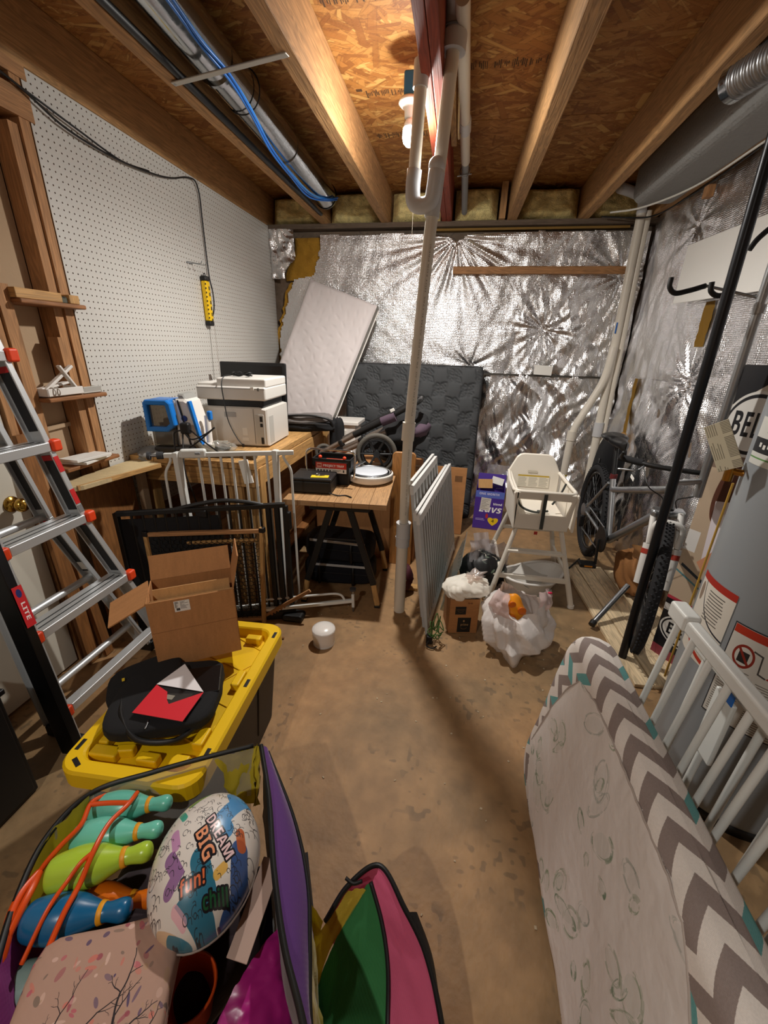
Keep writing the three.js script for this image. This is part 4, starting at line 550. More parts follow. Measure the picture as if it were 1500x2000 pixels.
{ // black patterned bag with clear sleeves
  const t = thing('patterned_bag', 'black bag printed with pale leaves behind the parcel', 'bag', [.27, 0, -2.42], .2); const leaf = ctex(512, 512, (x, w, h) => { x.fillStyle = '#0d0d0f'; x.fillRect(0, 0, w, h); for (let i = 0; i < 90; i++) { x.save(); x.translate(rnd() * w, rnd() * h); x.rotate(rnd() * 6); x.fillStyle = ['#b9b4a6', '#5f6e5c', '#8f8a80', '#cfc9b9', '#3f4a42'][i % 5]; x.beginPath(); x.ellipse(0, 0, rr(8, 20), rr(4, 9), 0, 0, 7); x.fill(); x.restore(); } });
  part('body', at(blob(.15, .13, .12, d => .82 + .34 * fbm(d[0] * 3 + 3, d[1] * 3 + d[2] * 3 + 3, 3, 3), 40, 24), [0, .13, 0]), mat(0xffffff, .5, { map: leaf }), t); const film = phys(0xd5d0d2, .12, { transmission: .65, thickness: 0 });
  part('clear_sleeve', at(grid(16, 12, (u, v) => [(u - .5) * .16, v * .14, .03 * Math.sin(u * 7) + .04 * v * crease(u * 3, v * 3, 4)]), [-.03, .2, .02], [-.3, .2, 0]), film, t); part('clear_sleeve', at(grid(16, 12, (u, v) => [(u - .5) * .12, v * .16, .03 * Math.sin(u * 6 + 1) + .05 * v * crease(u * 3, v * 3, 9)]), [.1, .17, -.02], [.2, -.6, 0]), film, t); part('clear_sleeve', at(grid(14, 12, (u, v) => [(u - .5) * .1, v * .12, .02 * Math.sin(u * 6)]), [.0, .24, -.05], [-.5, 0, .1]), film, t);
}
solo('clear_sheet', 'clear acrylic sheet standing against the crib sides', 'acrylic sheet', bar([.062, .16, -2.1], [.105, .16, -2.58], .33, .004, [.3, 1, 0]), phys(0xcfd8d6, .08, { transmission: .85, thickness: 0 }));
{ // purple nappy carton
  const t = thing('nappy_box', 'torn open purple nappy carton standing before the foil', 'cardboard box', [.365, 0, -3.48], -.1); const W = .235, H = .345, D = .17;
  const art = ctex(512, 768, (x, w, h) => { x.fillStyle = '#4b2f93'; x.fillRect(0, 0, w, h); x.fillStyle = '#5b6fc4'; x.fillRect(0, 0, w, 130); x.fillStyle = '#dcd8f0'; x.font = 'bold 60px sans-serif'; x.fillText('ONE MONTH', 60, 75); x.fillStyle = '#fff'; x.font = 'bold italic 190px sans-serif'; x.fillText('Luvs', 70, 420); x.font = 'bold 60px sans-serif'; x.fillText('blend', 330, 265); x.fillStyle = '#d9d4cc'; x.save(); x.translate(110, 130); x.rotate(.06); x.fillRect(0, 0, 180, 250); x.fillStyle = '#77726a'; for (let i = 0; i < 7; i++) x.fillRect(16, 30 + i * 30, 140 - (i % 3) * 30, 8); x.restore(); x.fillStyle = '#f2cf1f'; x.beginPath(); x.moveTo(360, 690); x.bezierCurveTo(200, 580, 270, 480, 360, 545); x.bezierCurveTo(450, 480, 520, 580, 360, 690); x.fill(); x.fillStyle = '#3a2c10'; x.font = 'bold 90px sans-serif'; x.fillText('4', 335, 620); x.fillStyle = '#b9aee0'; x.fillRect(40, 560, 150, 10); x.fillRect(40, 585, 170, 10); x.fillStyle = '#c02a3a'; x.beginPath(); x.ellipse(240, 500, 24, 50, 0, 0, 7); x.fill(); });
  const pu = mat(0x4b2f93, .5); part('front', at(new THREE.PlaneGeometry(W, H), [0, H / 2 + .002, D / 2 + .001]), mat(0xffffff, .5, { map: art }), t); for (const [w, d, x, z] of [[W, .004, 0, D / 2 - .003], [W, .004, 0, -D / 2], [.004, D, W / 2, 0], [.004, D, -W / 2, 0]]) part('wall', bx(w, H, d, [x, H / 2 + .002, z]), pu, t);
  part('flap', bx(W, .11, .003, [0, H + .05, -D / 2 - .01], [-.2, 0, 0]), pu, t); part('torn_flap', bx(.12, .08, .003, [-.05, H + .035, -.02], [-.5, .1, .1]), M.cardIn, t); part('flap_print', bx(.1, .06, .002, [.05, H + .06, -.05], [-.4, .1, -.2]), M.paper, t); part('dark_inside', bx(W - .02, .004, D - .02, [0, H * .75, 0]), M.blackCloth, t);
  part('clear_wrap', at(grid(14, 14, (u, v) => [(u - .5) * .2, v * .2, .03 * crease(u * 4, v * 4, 3) - .04 * v]), [.05, H - .02, -.1], [-.1, 0, 0]), phys(0xe2e0e6, .1, { transmission: .8, thickness: 0 }), t);
}
{ // high chair
  const t = thing('high_chair', 'white plastic high chair with grey straps', 'high chair', [.545, 0, -2.5]); const w = mat(0xe3dccf, .4);
  const holes = [[[-.128, .58], [-.014, .58], [-.014, .672], [-.145, .672], [-.148, .66]], [[.014, .58], [.128, .58], [.148, .66], [.145, .672], [.014, .672]]];
  part('front_guard', at(ex([[-.15, .49], [.15, .49], [.172, .705], [.165, .715], [-.165, .715], [-.172, .705]], .02, .005, holes), [0, 0, .18]), w, t);
  for (const s of [-1, 1]) part('side_wall', at(ex([[-.2, .48], [.2, .49], [.2, .712], [.02, .712], [-.1, .716], [-.2, .725]].map(p => [-p[0], p[1]]), .014, .004), [s * .163 + .007, 0, 0], [0, Math.PI / 2, 0]), w, t);
  part('seat', rb(.3, .025, .38, .01, [0, .53, 0]), w, t);
  const back = at(ex([[-.155, .5], [.155, .5], [.163, .7], [.157, .735], [.13, .79], [.117, .815], [.098, .832], [.075, .838], [-.075, .838], [-.098, .832], [-.117, .815], [-.13, .79], [-.157, .735], [-.163, .7]], .018, .006), [0, 0, -.2], [0, 0, 0]); const sh = back.attributes.position; for (let i = 0; i < sh.count; i++) sh.setZ(i, sh.getZ(i) - .16 * (sh.getY(i) - .5)); back.computeVertexNormals(); part('backrest', back, w, t);
  part('top_rim', sweep(fil([[-.158, .725, -.215], [-.168, .714, -.06], [-.17, .714, .19], [.17, .714, .19], [.168, .714, -.06], [.158, .725, -.215]], .05), .011, 8), w, t);
  const lab = mat(0xffffff, .6, { map: ctex(512, 200, (x, W, h) => { x.fillStyle = '#e0d9c8'; x.fillRect(0, 0, W, h); x.fillStyle = '#b99a2a'; x.fillRect(6, 6, W - 12, 24); x.fillStyle = '#8f887a'; for (let c = 0; c < 3; c++) for (let i = 0; i < 11; i++) x.fillRect(14 + c * 168, 42 + i * 14, 110 + 40 * hsh(c, i), 5); }) });
  part('warning_label', at(new THREE.PlaneGeometry(.2, .08), [0, .665, -.2055], [-.16, 0, 0]), lab, t); part('small_label', at(new THREE.PlaneGeometry(.06, .014), [-.01, .725, -.215], [-.16, 0, 0]), mat(0xc6bfae, .6), t);
  const st = mat(0x3a3d3a, .8); part('crotch_strap', bar([0, .712, .21], [.002, .5, .212], .003, .02, [0, 0, 1]), st, t); part('waist_strap', tb([[-.13, .64, .02], [-.1, .58, .06], [-.02, .555, .08], [.06, .56, .06]], .007, 24, 6), st, t); part('waist_strap', tb([[.15, .72, .0], [.12, .66, .03], [.08, .6, .05]], .006, 20, 6), st, t); part('buckle', rb(.03, .012, .03, .004, [.01, .56, .08]), st, t); part('red_tag', rb(.02, .02, .002, .001, [-.02, .47, .2]), mat(0xb03028, .6), t);
  const feet = { fl: [-.235, .01, .21], fr: [.255, .01, .21], rl: [-.235, .01, -.28], rr: [.255, .01, -.28] }, tops = { fl: [-.12, .5, .15], fr: [.125, .5, .15], rl: [-.12, .5, -.15], rr: [.125, .5, -.15] };
  const P = (k, y) => V(...feet[k]).lerp(V(...tops[k]), y / .5);
  for (const k of Object.keys(feet)) { const l = part('leg', cy(feet[k], tops[k], .017, .013, 14), w, t); part('foot_cap', cy([feet[k][0], 0.001, feet[k][2]], [feet[k][0], .02, feet[k][2]], .02, .019, 14), M.white, l); }
  part('footrest', bar(P('fl', .33), P('fr', .33), .016, .045), w, t); part('crossbar', bar(P('fl', .16), P('fr', .16), .03, .02), w, t); part('crossbar', bar(P('rl', .33), P('rr', .33), .02, .02), w, t); for (const s of ['l', 'r']) part('side_bar', bar(P('f' + s, .2), P('r' + s, .2), .018, .018), w, t);
}
{ // bath tub under the chair
  const t = thing('baby_bath', 'white plastic baby bath seat on the floor under the high chair', 'baby bath', [.58, 0, -2.45], .75); const o = (k, y) => { const p = []; for (let i = 0; i < 48; i++) { const a = i / 48 * 6.283; p.push(V(Math.cos(a) * .25 * k * (1 + .08 * Math.cos(a)), y, Math.sin(a) * .14 * k)); } return p; };
  const shell = (k0, k1, y0, y1) => grid(48, 8, (u, v) => { const a = u * 6.28318, k = lerp(k0, k1, Math.pow(v, .6)), y = lerp(y0, y1, v) + .05 * v * Math.max(0, -Math.cos(a)); return [Math.cos(a) * .25 * k * (1 + .08 * Math.cos(a)), y, Math.sin(a) * .14 * k]; });
  part('basin', [shell(.55, 1, .003, .11), flip(shell(.54, .975, .01, .11))], M.white, t); const r = o(1, .11).map((p) => { p.y += .05 * Math.max(0, -p.x / .25); return p; }); part('rim', sweep(r, .009, 8, true), M.white, t); part('floor_panel', at(new THREE.CylinderGeometry(.14, .14, .006, 32), [0, .012, 0]), mat(0xcfc8bb, .6), t); part('inner_seat', [rb(.12, .02, .1, .008, [-.1, .07, 0], [0, 0, -.5])], mat(0xcfc9bf, .5), t); part('sling', at(grid(12, 10, (u, v) => [lerp(-.2, .02, u), .12 - .05 * Math.sin(u * 3.1) + .02 * crease(u * 4, v * 4, 2), lerp(-.1, .1, v)]), [0, .02, 0]), mat(0xb9b5ae, .8), t);
}
// ---------- boards on the floor ----------
[[.915, 'outermost pale board on the floor nearest the high chair', 0], [1.005, 'second pale board from the high chair on the floor', .012], [1.095, 'third pale board from the high chair on the floor', -.01], [1.185, 'fourth pale board on the floor under the bicycle', .01], [1.27, 'pale floor board closest to the right wall', 0]].forEach(([x, lab, dz], i) => solo('pine_board', lab, 'board', rb(.085, .018 + .004 * (i % 2), 1.2 - i * .04, .002, [x + .03, .01 + .002 * (i % 2), -2.27 + dz], [0, .06, 0]), M.plank, 'boards on the floor by the bicycle'));
// ---------- bicycle ----------
{
  const t = thing('bicycle', 'silver mountain bicycle with white fork against the right wall', 'bicycle', [0, .022, 0]); const silver = mat(0xa4a6a8, .34, { metalness: .85 }), rub = mat(0x17171a, .85), wht = mat(0xd9d7d2, .4);
  const wheel = (name, c, ax) => { const q = new THREE.Quaternion().setFromUnitVectors(V(0, 0, 1), A3(ax).normalize()), p = (r, a, o = 0) => V(Math.cos(a) * r, Math.sin(a) * r, o).applyQuaternion(q).add(A3(c)); const w = part(name, sweep(Array.from({ length: 64 }, (_, i) => p(.315, i / 64 * 6.283)), .026, 12, true), rub, t); const kn = []; for (let i = 0; i < 72; i++) for (const o of [-.013, 0.0, .013]) { const a = (i + (o ? 0 : .5)) / 72 * 6.283, P = p(.339, a, o), X = p(.345, a + .01, o); kn.push(bar(P, X.clone().sub(P).normalize().multiplyScalar(.012).add(P), .006, .009, P.clone().sub(A3(c)))); } part('tread', kn, rub, w).userData.kind = 'stuff'; part('rim', sweep(Array.from({ length: 64 }, (_, i) => p(.282, i / 64 * 6.283)), .011, 8, true), M.blackSatin, w); for (let i = 0; i < 28; i++) { const a = i / 28 * 6.283; part('spoke', cy(p(.02, a + (i % 2 ? .6 : -.6), (i % 4 < 2 ? .03 : -.03)), p(.275, a, 0), .0012, .0012, 4), M.steel, w); } part('hub', cy(p(0, 0, -.05), p(0, 0, .05), .02, .02, 14), M.black, w); };
  const F = V(1.055, .342, -2.0), R = V(1.075, .342, -3.08), BB = V(1.06, .3, -2.64), ST = V(1.06, .68, -2.8), HT = V(1.12, .82, -2.21), HB = V(1.115, .7, -2.17), ax = V(.917, 0, .4), fw = V(-.4, 0, .917), S = (x, y, z) => ax.clone().multiplyScalar(x).addScaledVector(fw, z).add(V(0, y, 0));
  wheel('front_wheel', F.toArray(), [.917, 0, .4]); wheel('rear_wheel', R.toArray(), [1, 0, .06]);
  part('seat_tube', cy(BB, ST, .018), silver, t); part('top_tube', cy(ST.clone().lerp(BB, .2), HT.clone().add(V(0, -.03, 0)), .019, .022), silver, t); part('down_tube', cy(BB, HB, .024, .026), silver, t); part('head_tube', cy(HB, HT, .027), silver, t);
  for (const s of [-1, 1]) { const o = V(s * .055, 0, 0), o2 = V(s * .02, 0, 0); part('seat_stay', cy(ST.clone().add(o2).add(S(0, -.04, 0)), R.clone().add(o), .009), silver, t); part('chain_stay', cy(BB.clone().add(o2), R.clone().add(o), .01), silver, t); part('fork_leg', [cy(F.clone().add(S(s * .058, 0, 0)), F.clone().add(S(s * .058, .2, -.055)), .022, .024), cy(F.clone().add(S(s * .058, .2, -.055)), HB.clone().add(S(s * .058, -.01, .01)), .014)], wht, t); part('fork_band', cy(F.clone().add(S(s * .058, .15, -.042)), F.clone().add(S(s * .058, .175, -.049)), .0255), mat(0xa33322, .5), t); }
  part('fork_crown', rb(.16, .045, .06, .018, HB.clone().add(S(0, -.02, .0)).toArray(), [.25, 0, 0], 3), silver, t); part('brake_arch', sweep(fil([F.clone().add(S(-.058, .22, -.02)), F.clone().add(S(-.06, .34, -.02)), F.clone().add(S(.06, .34, -.02)), F.clone().add(S(.058, .22, -.02))], .05), .014, 8), wht, t);
  part('seat_post', cy(ST, [1.06, .87, -2.86], .014), M.black, t); part('seat_clamp', cy(ST.clone().add(S(0, -.01, 0)), ST.clone().add(S(0, .02, 0)), .022), mat(0x5a1a1c, .5), t);
  part('saddle', at(grid(28, 20, (u, v) => { const a = u * 6.28318, z = (v - .5) * .27, w = (v < .35 ? lerp(.08, .075, v / .35) : lerp(.075, .022, Math.pow((v - .35) / .65, .7))) * Math.pow(Math.sin(Math.min(1, Math.min(v, 1 - v) * 9 + .02) * Math.PI / 2), .6); return [Math.cos(a) * w, Math.sin(a) * .03 + .012 * Math.abs(Math.cos(a)) * (v < .5 ? 1 : 0), z]; }), [1.055, .905, -2.84], [.05, 0, 0]), mat(0x141415, .35), t); part('saddle_rail', [tb([[1.04, .885, -2.93], [1.045, .868, -2.86], [1.05, .885, -2.75]], .004, 16, 6)], M.black, t);
  part('stem', [cy(HT, HT.clone().add(S(0, .05, -.012)), .018), cy(HT.clone().add(S(0, .05, -.01)), HT.clone().add(S(0, .07, .06)), .016)], M.black, t); const hb = HT.clone().add(S(0, .07, .06)); part('handlebar', sweep(fil([hb.clone().add(S(-.25, .03, -.05)), hb.clone().add(S(-.1, .02, 0)), hb.clone().add(S(.1, .02, 0)), hb.clone().add(S(.25, .03, -.05))], .05), .0125, 10), M.black, t);
  for (const s of [-1, 1]) { part('grip', cy(hb.clone().add(S(s * .26, .032, -.05)), hb.clone().add(S(s * .15, .025, -.022)), .017), rub, t); part('bar_end', sweep(fil([hb.clone().add(S(s * .24, .03, -.05)), hb.clone().add(S(s * .25, .05, .0)), hb.clone().add(S(s * .24, .08, .05))], .03), .009, 8), M.black, t); part('brake_lever', tb([hb.clone().add(S(s * .14, .015, .0)), hb.clone().add(S(s * .17, 0, .05)), hb.clone().add(S(s * .25, -.01, .04))], .005, 16, 6), M.steel, t); part('cable', tb([hb.clone().add(S(s * .14, .01, .02)), hb.clone().add(S(s * .1, -.06, .1)), hb.clone().add(S(s * .03, -.12, .04)), HB.clone().add(S(s * .03, .02, .03))], .0028, 30, 6), M.black, t); }
  part('crank', [at(new THREE.CylinderGeometry(.085, .085, .008, 32), [BB.x - .045, BB.y, BB.z], [0, 0, Math.PI / 2]), bar([BB.x - .06, BB.y, BB.z], [BB.x - .065, BB.y - .16, BB.z + .05], .02, .014, [0, 0, 1])], M.black, t); part('pedal', rb(.1, .025, .07, .006, [BB.x - .115, BB.y - .165, BB.z + .05]), M.black, t); part('pedal_reflector', rb(.05, .01, .004, .002, [BB.x - .115, BB.y - .163, BB.z + .086]), mat(0xe08a12, .3), t); part('crank', bar([BB.x + .05, BB.y, BB.z], [BB.x + .055, BB.y + .16, BB.z - .05], .02, .014, [0, 0, 1]), M.black, t);
  part('derailleur', rb(.03, .09, .03, .008, [R.x - .07, R.y - .08, R.z + .03]), M.black, t); part('cassette', at(new THREE.CylinderGeometry(.05, .03, .04, 24), [R.x - .045, R.y, R.z], [0, 0, Math.PI / 2]), M.steel, t); part('chain', sweep([[BB.x - .045, BB.y + .084, BB.z], [R.x - .045, R.y + .05, R.z], [R.x - .06, R.y - .05, R.z - .01], [R.x - .06, R.y - .13, R.z + .04], [BB.x - .045, BB.y - .084, BB.z]].map(A3), .005, 6, true), M.steel, t);
  part('reflector', rb(.06, .03, .01, .004, [hb.x + .05, hb.y - .03, hb.z + .03]), mat(0xd9d9d6, .2), t); part('frame_label', rb(.002, .02, .05, .001, [1.006, .79, -2.4], [.25, 0, 0]), M.paper, t);
}
{ const t = thing('black_case', 'long soft black case leaning in the corner behind the bicycle', 'case', [1.22, .003, -3.42]); part('body', at(blob(.09, .44, .11, d => (.94 + .12 * fbm(d[0] * 3 + 3, d[1] * 4 + 3, 5, 3)) / Math.pow(d[0] ** 4 + d[2] ** 4 + d[1] ** 4, .25), 30, 26), [0, .45, 0], [.18, 0, .0]), M.blackCloth, t); part('pocket', at(blob(.06, .2, .05, d => 1 / Math.pow(d[0] ** 4 + d[2] ** 4 + d[1] ** 4, .25), 20, 14), [-.07, .32, .05], [.18, 0, 0]), M.blackCloth, t); part('strap', tb([[-.09, .7, .1], [-.12, .5, .14], [-.1, .25, .1]], .01, 20, 6), M.black, t); }
{ const t = thing('paper_sack', 'crumpled brown paper sack on the boards behind the bicycle frame', 'paper sack', [1.22, .025, -2.55]); part('body', at(blob(.09, .13, .16, d => (.8 + .3 * crease(d[0] * 3 + 4, d[1] * 3 + d[2] * 4 + 5, 6)) / Math.pow(d[0] ** 4 + d[2] ** 4 + d[1] ** 4, .2), 36, 24), [0, .13, 0]), mat(0x8a5c30, .85), t); part('fold', at(grid(8, 8, (u, v) => [(u - .5) * .14, v * .1, .02 * crease(u * 3, v * 3, 4)]), [0, .23, .05], [-.6, .4, 0]), mat(0x96683a, .85), t); }
// ---------- storage rack with hooks ----------
{
  const t = thing('bike_rack', 'tall black and grey pole rack with rubber hooks', 'rack'); const dark = mat(0x26272a, .35, { metalness: .6 }), gp = mat(0x9a9b9c, .35, { metalness: .8 });
  part('black_pole', cy([.948, .002, -1.86], [.905, 2.42, -1.8], .019, .019, 18), dark, t); part('grey_pole', sweep(fil([[1.075, .88, -1.9], [1.06, 2.02, -1.87], [.99, 2.05, -1.82], [.92, 2.04, -1.8]], .06), .016, 12), gp, t); part('collar', cy([1.0655, 1.6, -1.878], [1.0645, 1.63, -1.876], .021), gp, t);
  part('foot_tube', cy([.87, .035, -2.1], [1.08, .2, -2.28], .015), M.steel, t); part('foot_cap', cy([.862, .03, -2.09], [.878, .041, -2.11], .018), M.black, t); part('lower_brace', cy([.93, .95, -1.84], [1.075, .95, -1.9], .012), gp, t);
  const hook = (a, pts) => part('hook', tb(pts, .0095, 30, 8), M.black, a); const arm = part('hook_arm', [cy([1.06, 1.655, -1.9], [.905, 1.7, -1.96], .005)], M.steel, t); hook(arm, [[.778, 1.728, -1.96], [.78, 1.695, -1.96], [.802, 1.675, -1.96], [.85, 1.683, -1.96], [.905, 1.7, -1.96]]); hook(arm, [[.895, 1.705, -1.9], [.9, 1.675, -1.9], [.925, 1.66, -1.9], [.975, 1.67, -1.9]]);
  hook(t, [[1.02, 1.87, -1.87], [.985, 1.83, -1.87], [.97, 1.8, -1.87]]);
}
solo('white_board', 'blank white sheet fixed to the foil of the right wall', 'board', bar([1.318, 1.915, -3.2], [1.318, 1.885, -2.2], .32, .006), mat(0xf0efea, .7));
// ---------- tall carton with printed photo ----------
{
  const t = thing('printed_carton', 'tall printed bicycle accessory carton with oval logos behind the water heater', 'cardboard box', [0, 0, 0]); const A = V(1.115, 0, -1.95), B = V(1.31, 0, -1.63), D = B.clone().sub(A), L = D.length();
  const art = ctex(512, 1536, (x, w, h) => { x.fillStyle = '#141419'; x.fillRect(0, 0, w, h); x.fillStyle = '#b9a48c'; x.fillRect(0, 330, w, 830); x.fillStyle = '#7f6a5c'; x.fillRect(0, 330, w, 120); x.fillStyle = '#c9bfb2'; x.save(); x.translate(0, 150); x.rotate(-.6); x.fillRect(-40, 20, 210, 40); x.restore();
    const oval = (cx, cy2, s) => { x.fillStyle = '#d8d5cf'; x.beginPath(); x.ellipse(cx, cy2, 205 * s, 112 * s, 0, 0, 7); x.fill(); x.strokeStyle = '#141419'; x.lineWidth = 12 * s; x.beginPath(); x.ellipse(cx, cy2, 185 * s, 96 * s, 0, 0, 7); x.stroke(); x.fillStyle = '#141419'; x.font = `bold ${118 * s}px sans-serif`; x.fillText('BELL', cx - 148 * s, cy2 + 42 * s); };
    x.save(); x.translate(140, 240); x.scale(.72, 1.25); oval(0, 0, 1); x.restore(); x.fillStyle = '#c8202c'; x.fillRect(380, 330, 132, 40);
    x.fillStyle = '#5a3426'; x.beginPath(); x.ellipse(130, 560, 60, 150, .1, 0, 7); x.fill(); x.fillStyle = '#dcd3d8'; x.beginPath(); x.moveTo(90, 600); x.lineTo(330, 560); x.lineTo(380, 900); x.lineTo(120, 920); x.fill(); x.strokeStyle = '#c98d6c'; x.lineWidth = 60; x.beginPath(); x.moveTo(270, 640); x.quadraticCurveTo(250, 800, 120, 940); x.stroke(); x.fillStyle = '#1d2740'; x.fillRect(180, 900, 200, 300); x.fillStyle = '#d9d6d2'; x.fillRect(0, 770, 70, 110); x.strokeStyle = '#24303a'; x.lineWidth = 16; x.beginPath(); x.moveTo(20, 960); x.lineTo(260, 1040); x.stroke(); x.strokeStyle = '#4f7f86'; x.lineWidth = 10; x.beginPath(); x.moveTo(0, 1000); x.lineTo(200, 1060); x.stroke();
    x.fillStyle = '#141419'; x.fillRect(0, 1160, w, h); x.fillStyle = '#b23444'; x.fillRect(0, 1150, w, 18); x.fillStyle = '#c9c4be'; x.fillRect(0, 1200, 120, 40); oval(170, 1330, .8); x.fillStyle = '#8c3a44'; x.fillRect(0, 1460, w, 80); });
  const ang = Math.atan2(-D.z, D.x), c = A.clone().lerp(B, .5), n = V(D.z, 0, -D.x).normalize(); if (n.x > 0) n.negate();
  const face = grid(1, 1, (u, v) => { const p = A.clone().lerp(B, u).addScaledVector(n, .0012); return [p.x, v * 1.42 + .003, p.z]; }); part('printed_face', face, mat(0xffffff, .45, { map: art }), t);
  part('body', bar(A.clone().addScaledVector(n, -.022).setY(.713), B.clone().addScaledVector(n, -.022).setY(.713), 1.42, .042), mat(0x1a1a1e, .6), t);
}
// ---------- water heater ----------
{
  const t = thing('water_heater', 'grey cylindrical water heater with red warning labels', 'water heater', [1.085, 0, -1.26]); const R = .24;
  part('tank', lt([[0, .03], [.225, .03], [.238, .045], [.24, .06], [.24, 1.36], [.236, 1.38], [.21, 1.395], [0, 1.4]], [0, 0, 0], [0, 0, 0], 64), mat(0x8b9094, .38), t); part('base_ring', lt([[.2, 0], [.235, 0], [.235, .035], [.2, .035]], [0, 0, 0], [0, 0, 0], 48), M.black, t);
  // angles run counter-clockwise from +x towards +z
  const patch = (a0, a1, y0, y1, e = .0012) => grid(24, 1, (u, v) => { const a = lerp(a0, a1, u) * Math.PI / 180; return [Math.cos(a) * (R + e), lerp(y0, y1, v), Math.sin(a) * (R + e)]; });
  const lab1 = mat(0xffffff, .45, { map: ctex(512, 512, (x, w, h) => { x.fillStyle = '#d6d0c4'; x.fillRect(0, 0, w, h); x.fillStyle = '#a52a1e'; x.fillRect(0, 0, w, 42); x.strokeStyle = '#b8341f'; x.lineWidth = 26; x.beginPath(); x.moveTo(-20, 330); x.quadraticCurveTo(160, 480, 520, 500); x.stroke(); x.strokeStyle = '#c9582e'; x.lineWidth = 12; x.beginPath(); x.moveTo(-20, 270); x.quadraticCurveTo(160, 420, 520, 450); x.stroke(); x.strokeStyle = '#1f2430'; x.lineWidth = 10; x.beginPath(); x.moveTo(120, 40); x.quadraticCurveTo(160, 260, 512, 300); x.stroke(); x.fillStyle = '#55504a'; for (let i = 0; i < 10; i++) x.fillRect(210, 70 + i * 19, 230 - 40 * hsh(i, 2), 6); for (let i = 0; i < 6; i++) x.fillRect(300, 330 + i * 16, 180 - 60 * hsh(i, 5), 5); x.fillStyle = '#2a2a2c'; x.beginPath(); x.ellipse(210, 350, 26, 34, 0, 0, 7); x.fill(); x.fillStyle = '#d6d0c4'; x.beginPath(); x.ellipse(210, 352, 15, 22, 0, 0, 7); x.fill(); x.fillStyle = '#8c7a6a'; x.beginPath(); x.ellipse(70, 120, 40, 60, 0, 0, 7); x.fill(); }) });
  part('label', patch(200, 160, .52, .805), lab1, t);
  const lab2 = mat(0xffffff, .45, { map: ctex(512, 640, (x, w, h) => { x.fillStyle = '#d2cdc4'; x.fillRect(0, 0, w, h); x.strokeStyle = '#23262e'; x.lineWidth = 8; x.strokeRect(4, 4, w - 8, h - 8); x.fillStyle = '#b5341c'; x.fillRect(10, 10, w, 50); x.fillStyle = '#22201e'; x.beginPath(); x.moveTo(330, 56); x.lineTo(350, 18); x.lineTo(370, 56); x.fill(); x.strokeStyle = '#8c2a1c'; x.lineWidth = 16; x.beginPath(); x.arc(130, 180, 66, 0, 7); x.stroke(); x.fillStyle = '#2a2624'; x.fillRect(95, 150, 70, 70); x.beginPath(); x.moveTo(86, 132); x.lineTo(176, 226); x.stroke(); x.strokeStyle = '#4a4642'; x.lineWidth = 10; x.beginPath(); x.moveTo(180, 120); x.lineTo(240, 130); x.lineTo(250, 240); x.lineTo(300, 250); x.stroke(); x.fillStyle = '#a33326'; x.beginPath(); x.moveTo(300, 250); x.lineTo(360, 200); x.lineTo(400, 240); x.lineTo(470, 170); x.lineTo(512, 280); x.fill(); x.fillStyle = '#6e6962'; for (let i = 0; i < 22; i++) { x.fillRect(24, 270 + i * 16, 200 - 50 * hsh(i, 4), 5); x.fillRect(260, 300 + i * 15, 220 - 60 * hsh(i, 6), 5); } x.fillStyle = '#aaa59c'; x.fillRect(160, 330, 150, 70); }) });
  part('label', patch(156, 112, .4, .735), lab2, t);
  const lab3 = mat(0xffffff, .45, { map: ctex(256, 256, (x, w, h) => { x.fillStyle = '#cfcfc8'; x.fillRect(0, 0, w, h); x.fillStyle = '#1c1d20'; x.fillRect(0, 110, w, 80); x.fillStyle = '#1c1d20'; x.font = 'bold 64px sans-serif'; x.fillText('SO', 60, 80); x.fillStyle = '#dcdcd6'; for (let i = 0; i < 6; i++) x.fillRect(40 + i * 24, 135 + 8 * (i % 2), 14, 24); x.fillStyle = '#5b8a4a'; x.fillRect(0, 215, w, 8); }) });
  part('label', patch(196, 150, 1.17, 1.3), lab3, t);
  const br = mat(0xb0813a, .3, { metalness: 1 }); part('relief_valve', [cy([-.2, 1.13, -.06], [-.25, 1.13, -.1], .01), cy([-.25, 1.1, -.1], [-.25, 1.16, -.1], .013), at(new THREE.SphereGeometry(.016, 14, 10), [-.25, 1.165, -.1])], br, t); part('discharge_tube', cy([-.2, .3, -.148], [-.2, 1.08, -.148], .0035), mat(0xb9913a, .5), t); part('valve_lever', bar([-.25, 1.18, -.1], [-.28, 1.17, -.07], .004, .01), M.steel, t); part('paper_tag', bar([-.29, 1.15, -.035], [-.335, 1.27, -.09], .002, .075, [-.93, 0, .35]), mat(0xdedacb, .8, { map: rep(ctex(128, 256, (x, w, h) => { x.fillStyle = '#e4e0d2'; x.fillRect(0, 0, w, h); x.fillStyle = '#8a867c'; for (let i = 0; i < 12; i++) x.fillRect(10, 12 + i * 12, 100 - 40 * hsh(i, 3), 4); for (let i = 0; i < 14; i++) x.fillRect(10 + i * 8, 180, 4, 60); }), .07, .14) }), t); part('water_pipe', [cy([-.08, 1.39, 0], [-.08, 2.38, 0], .012)], mat(0xa9683c, .35, { metalness: 1 }), t); part('flue', cy([0.02, 1.4, .02], [.02, 2.3, .02], .05), M.galv, t);
}
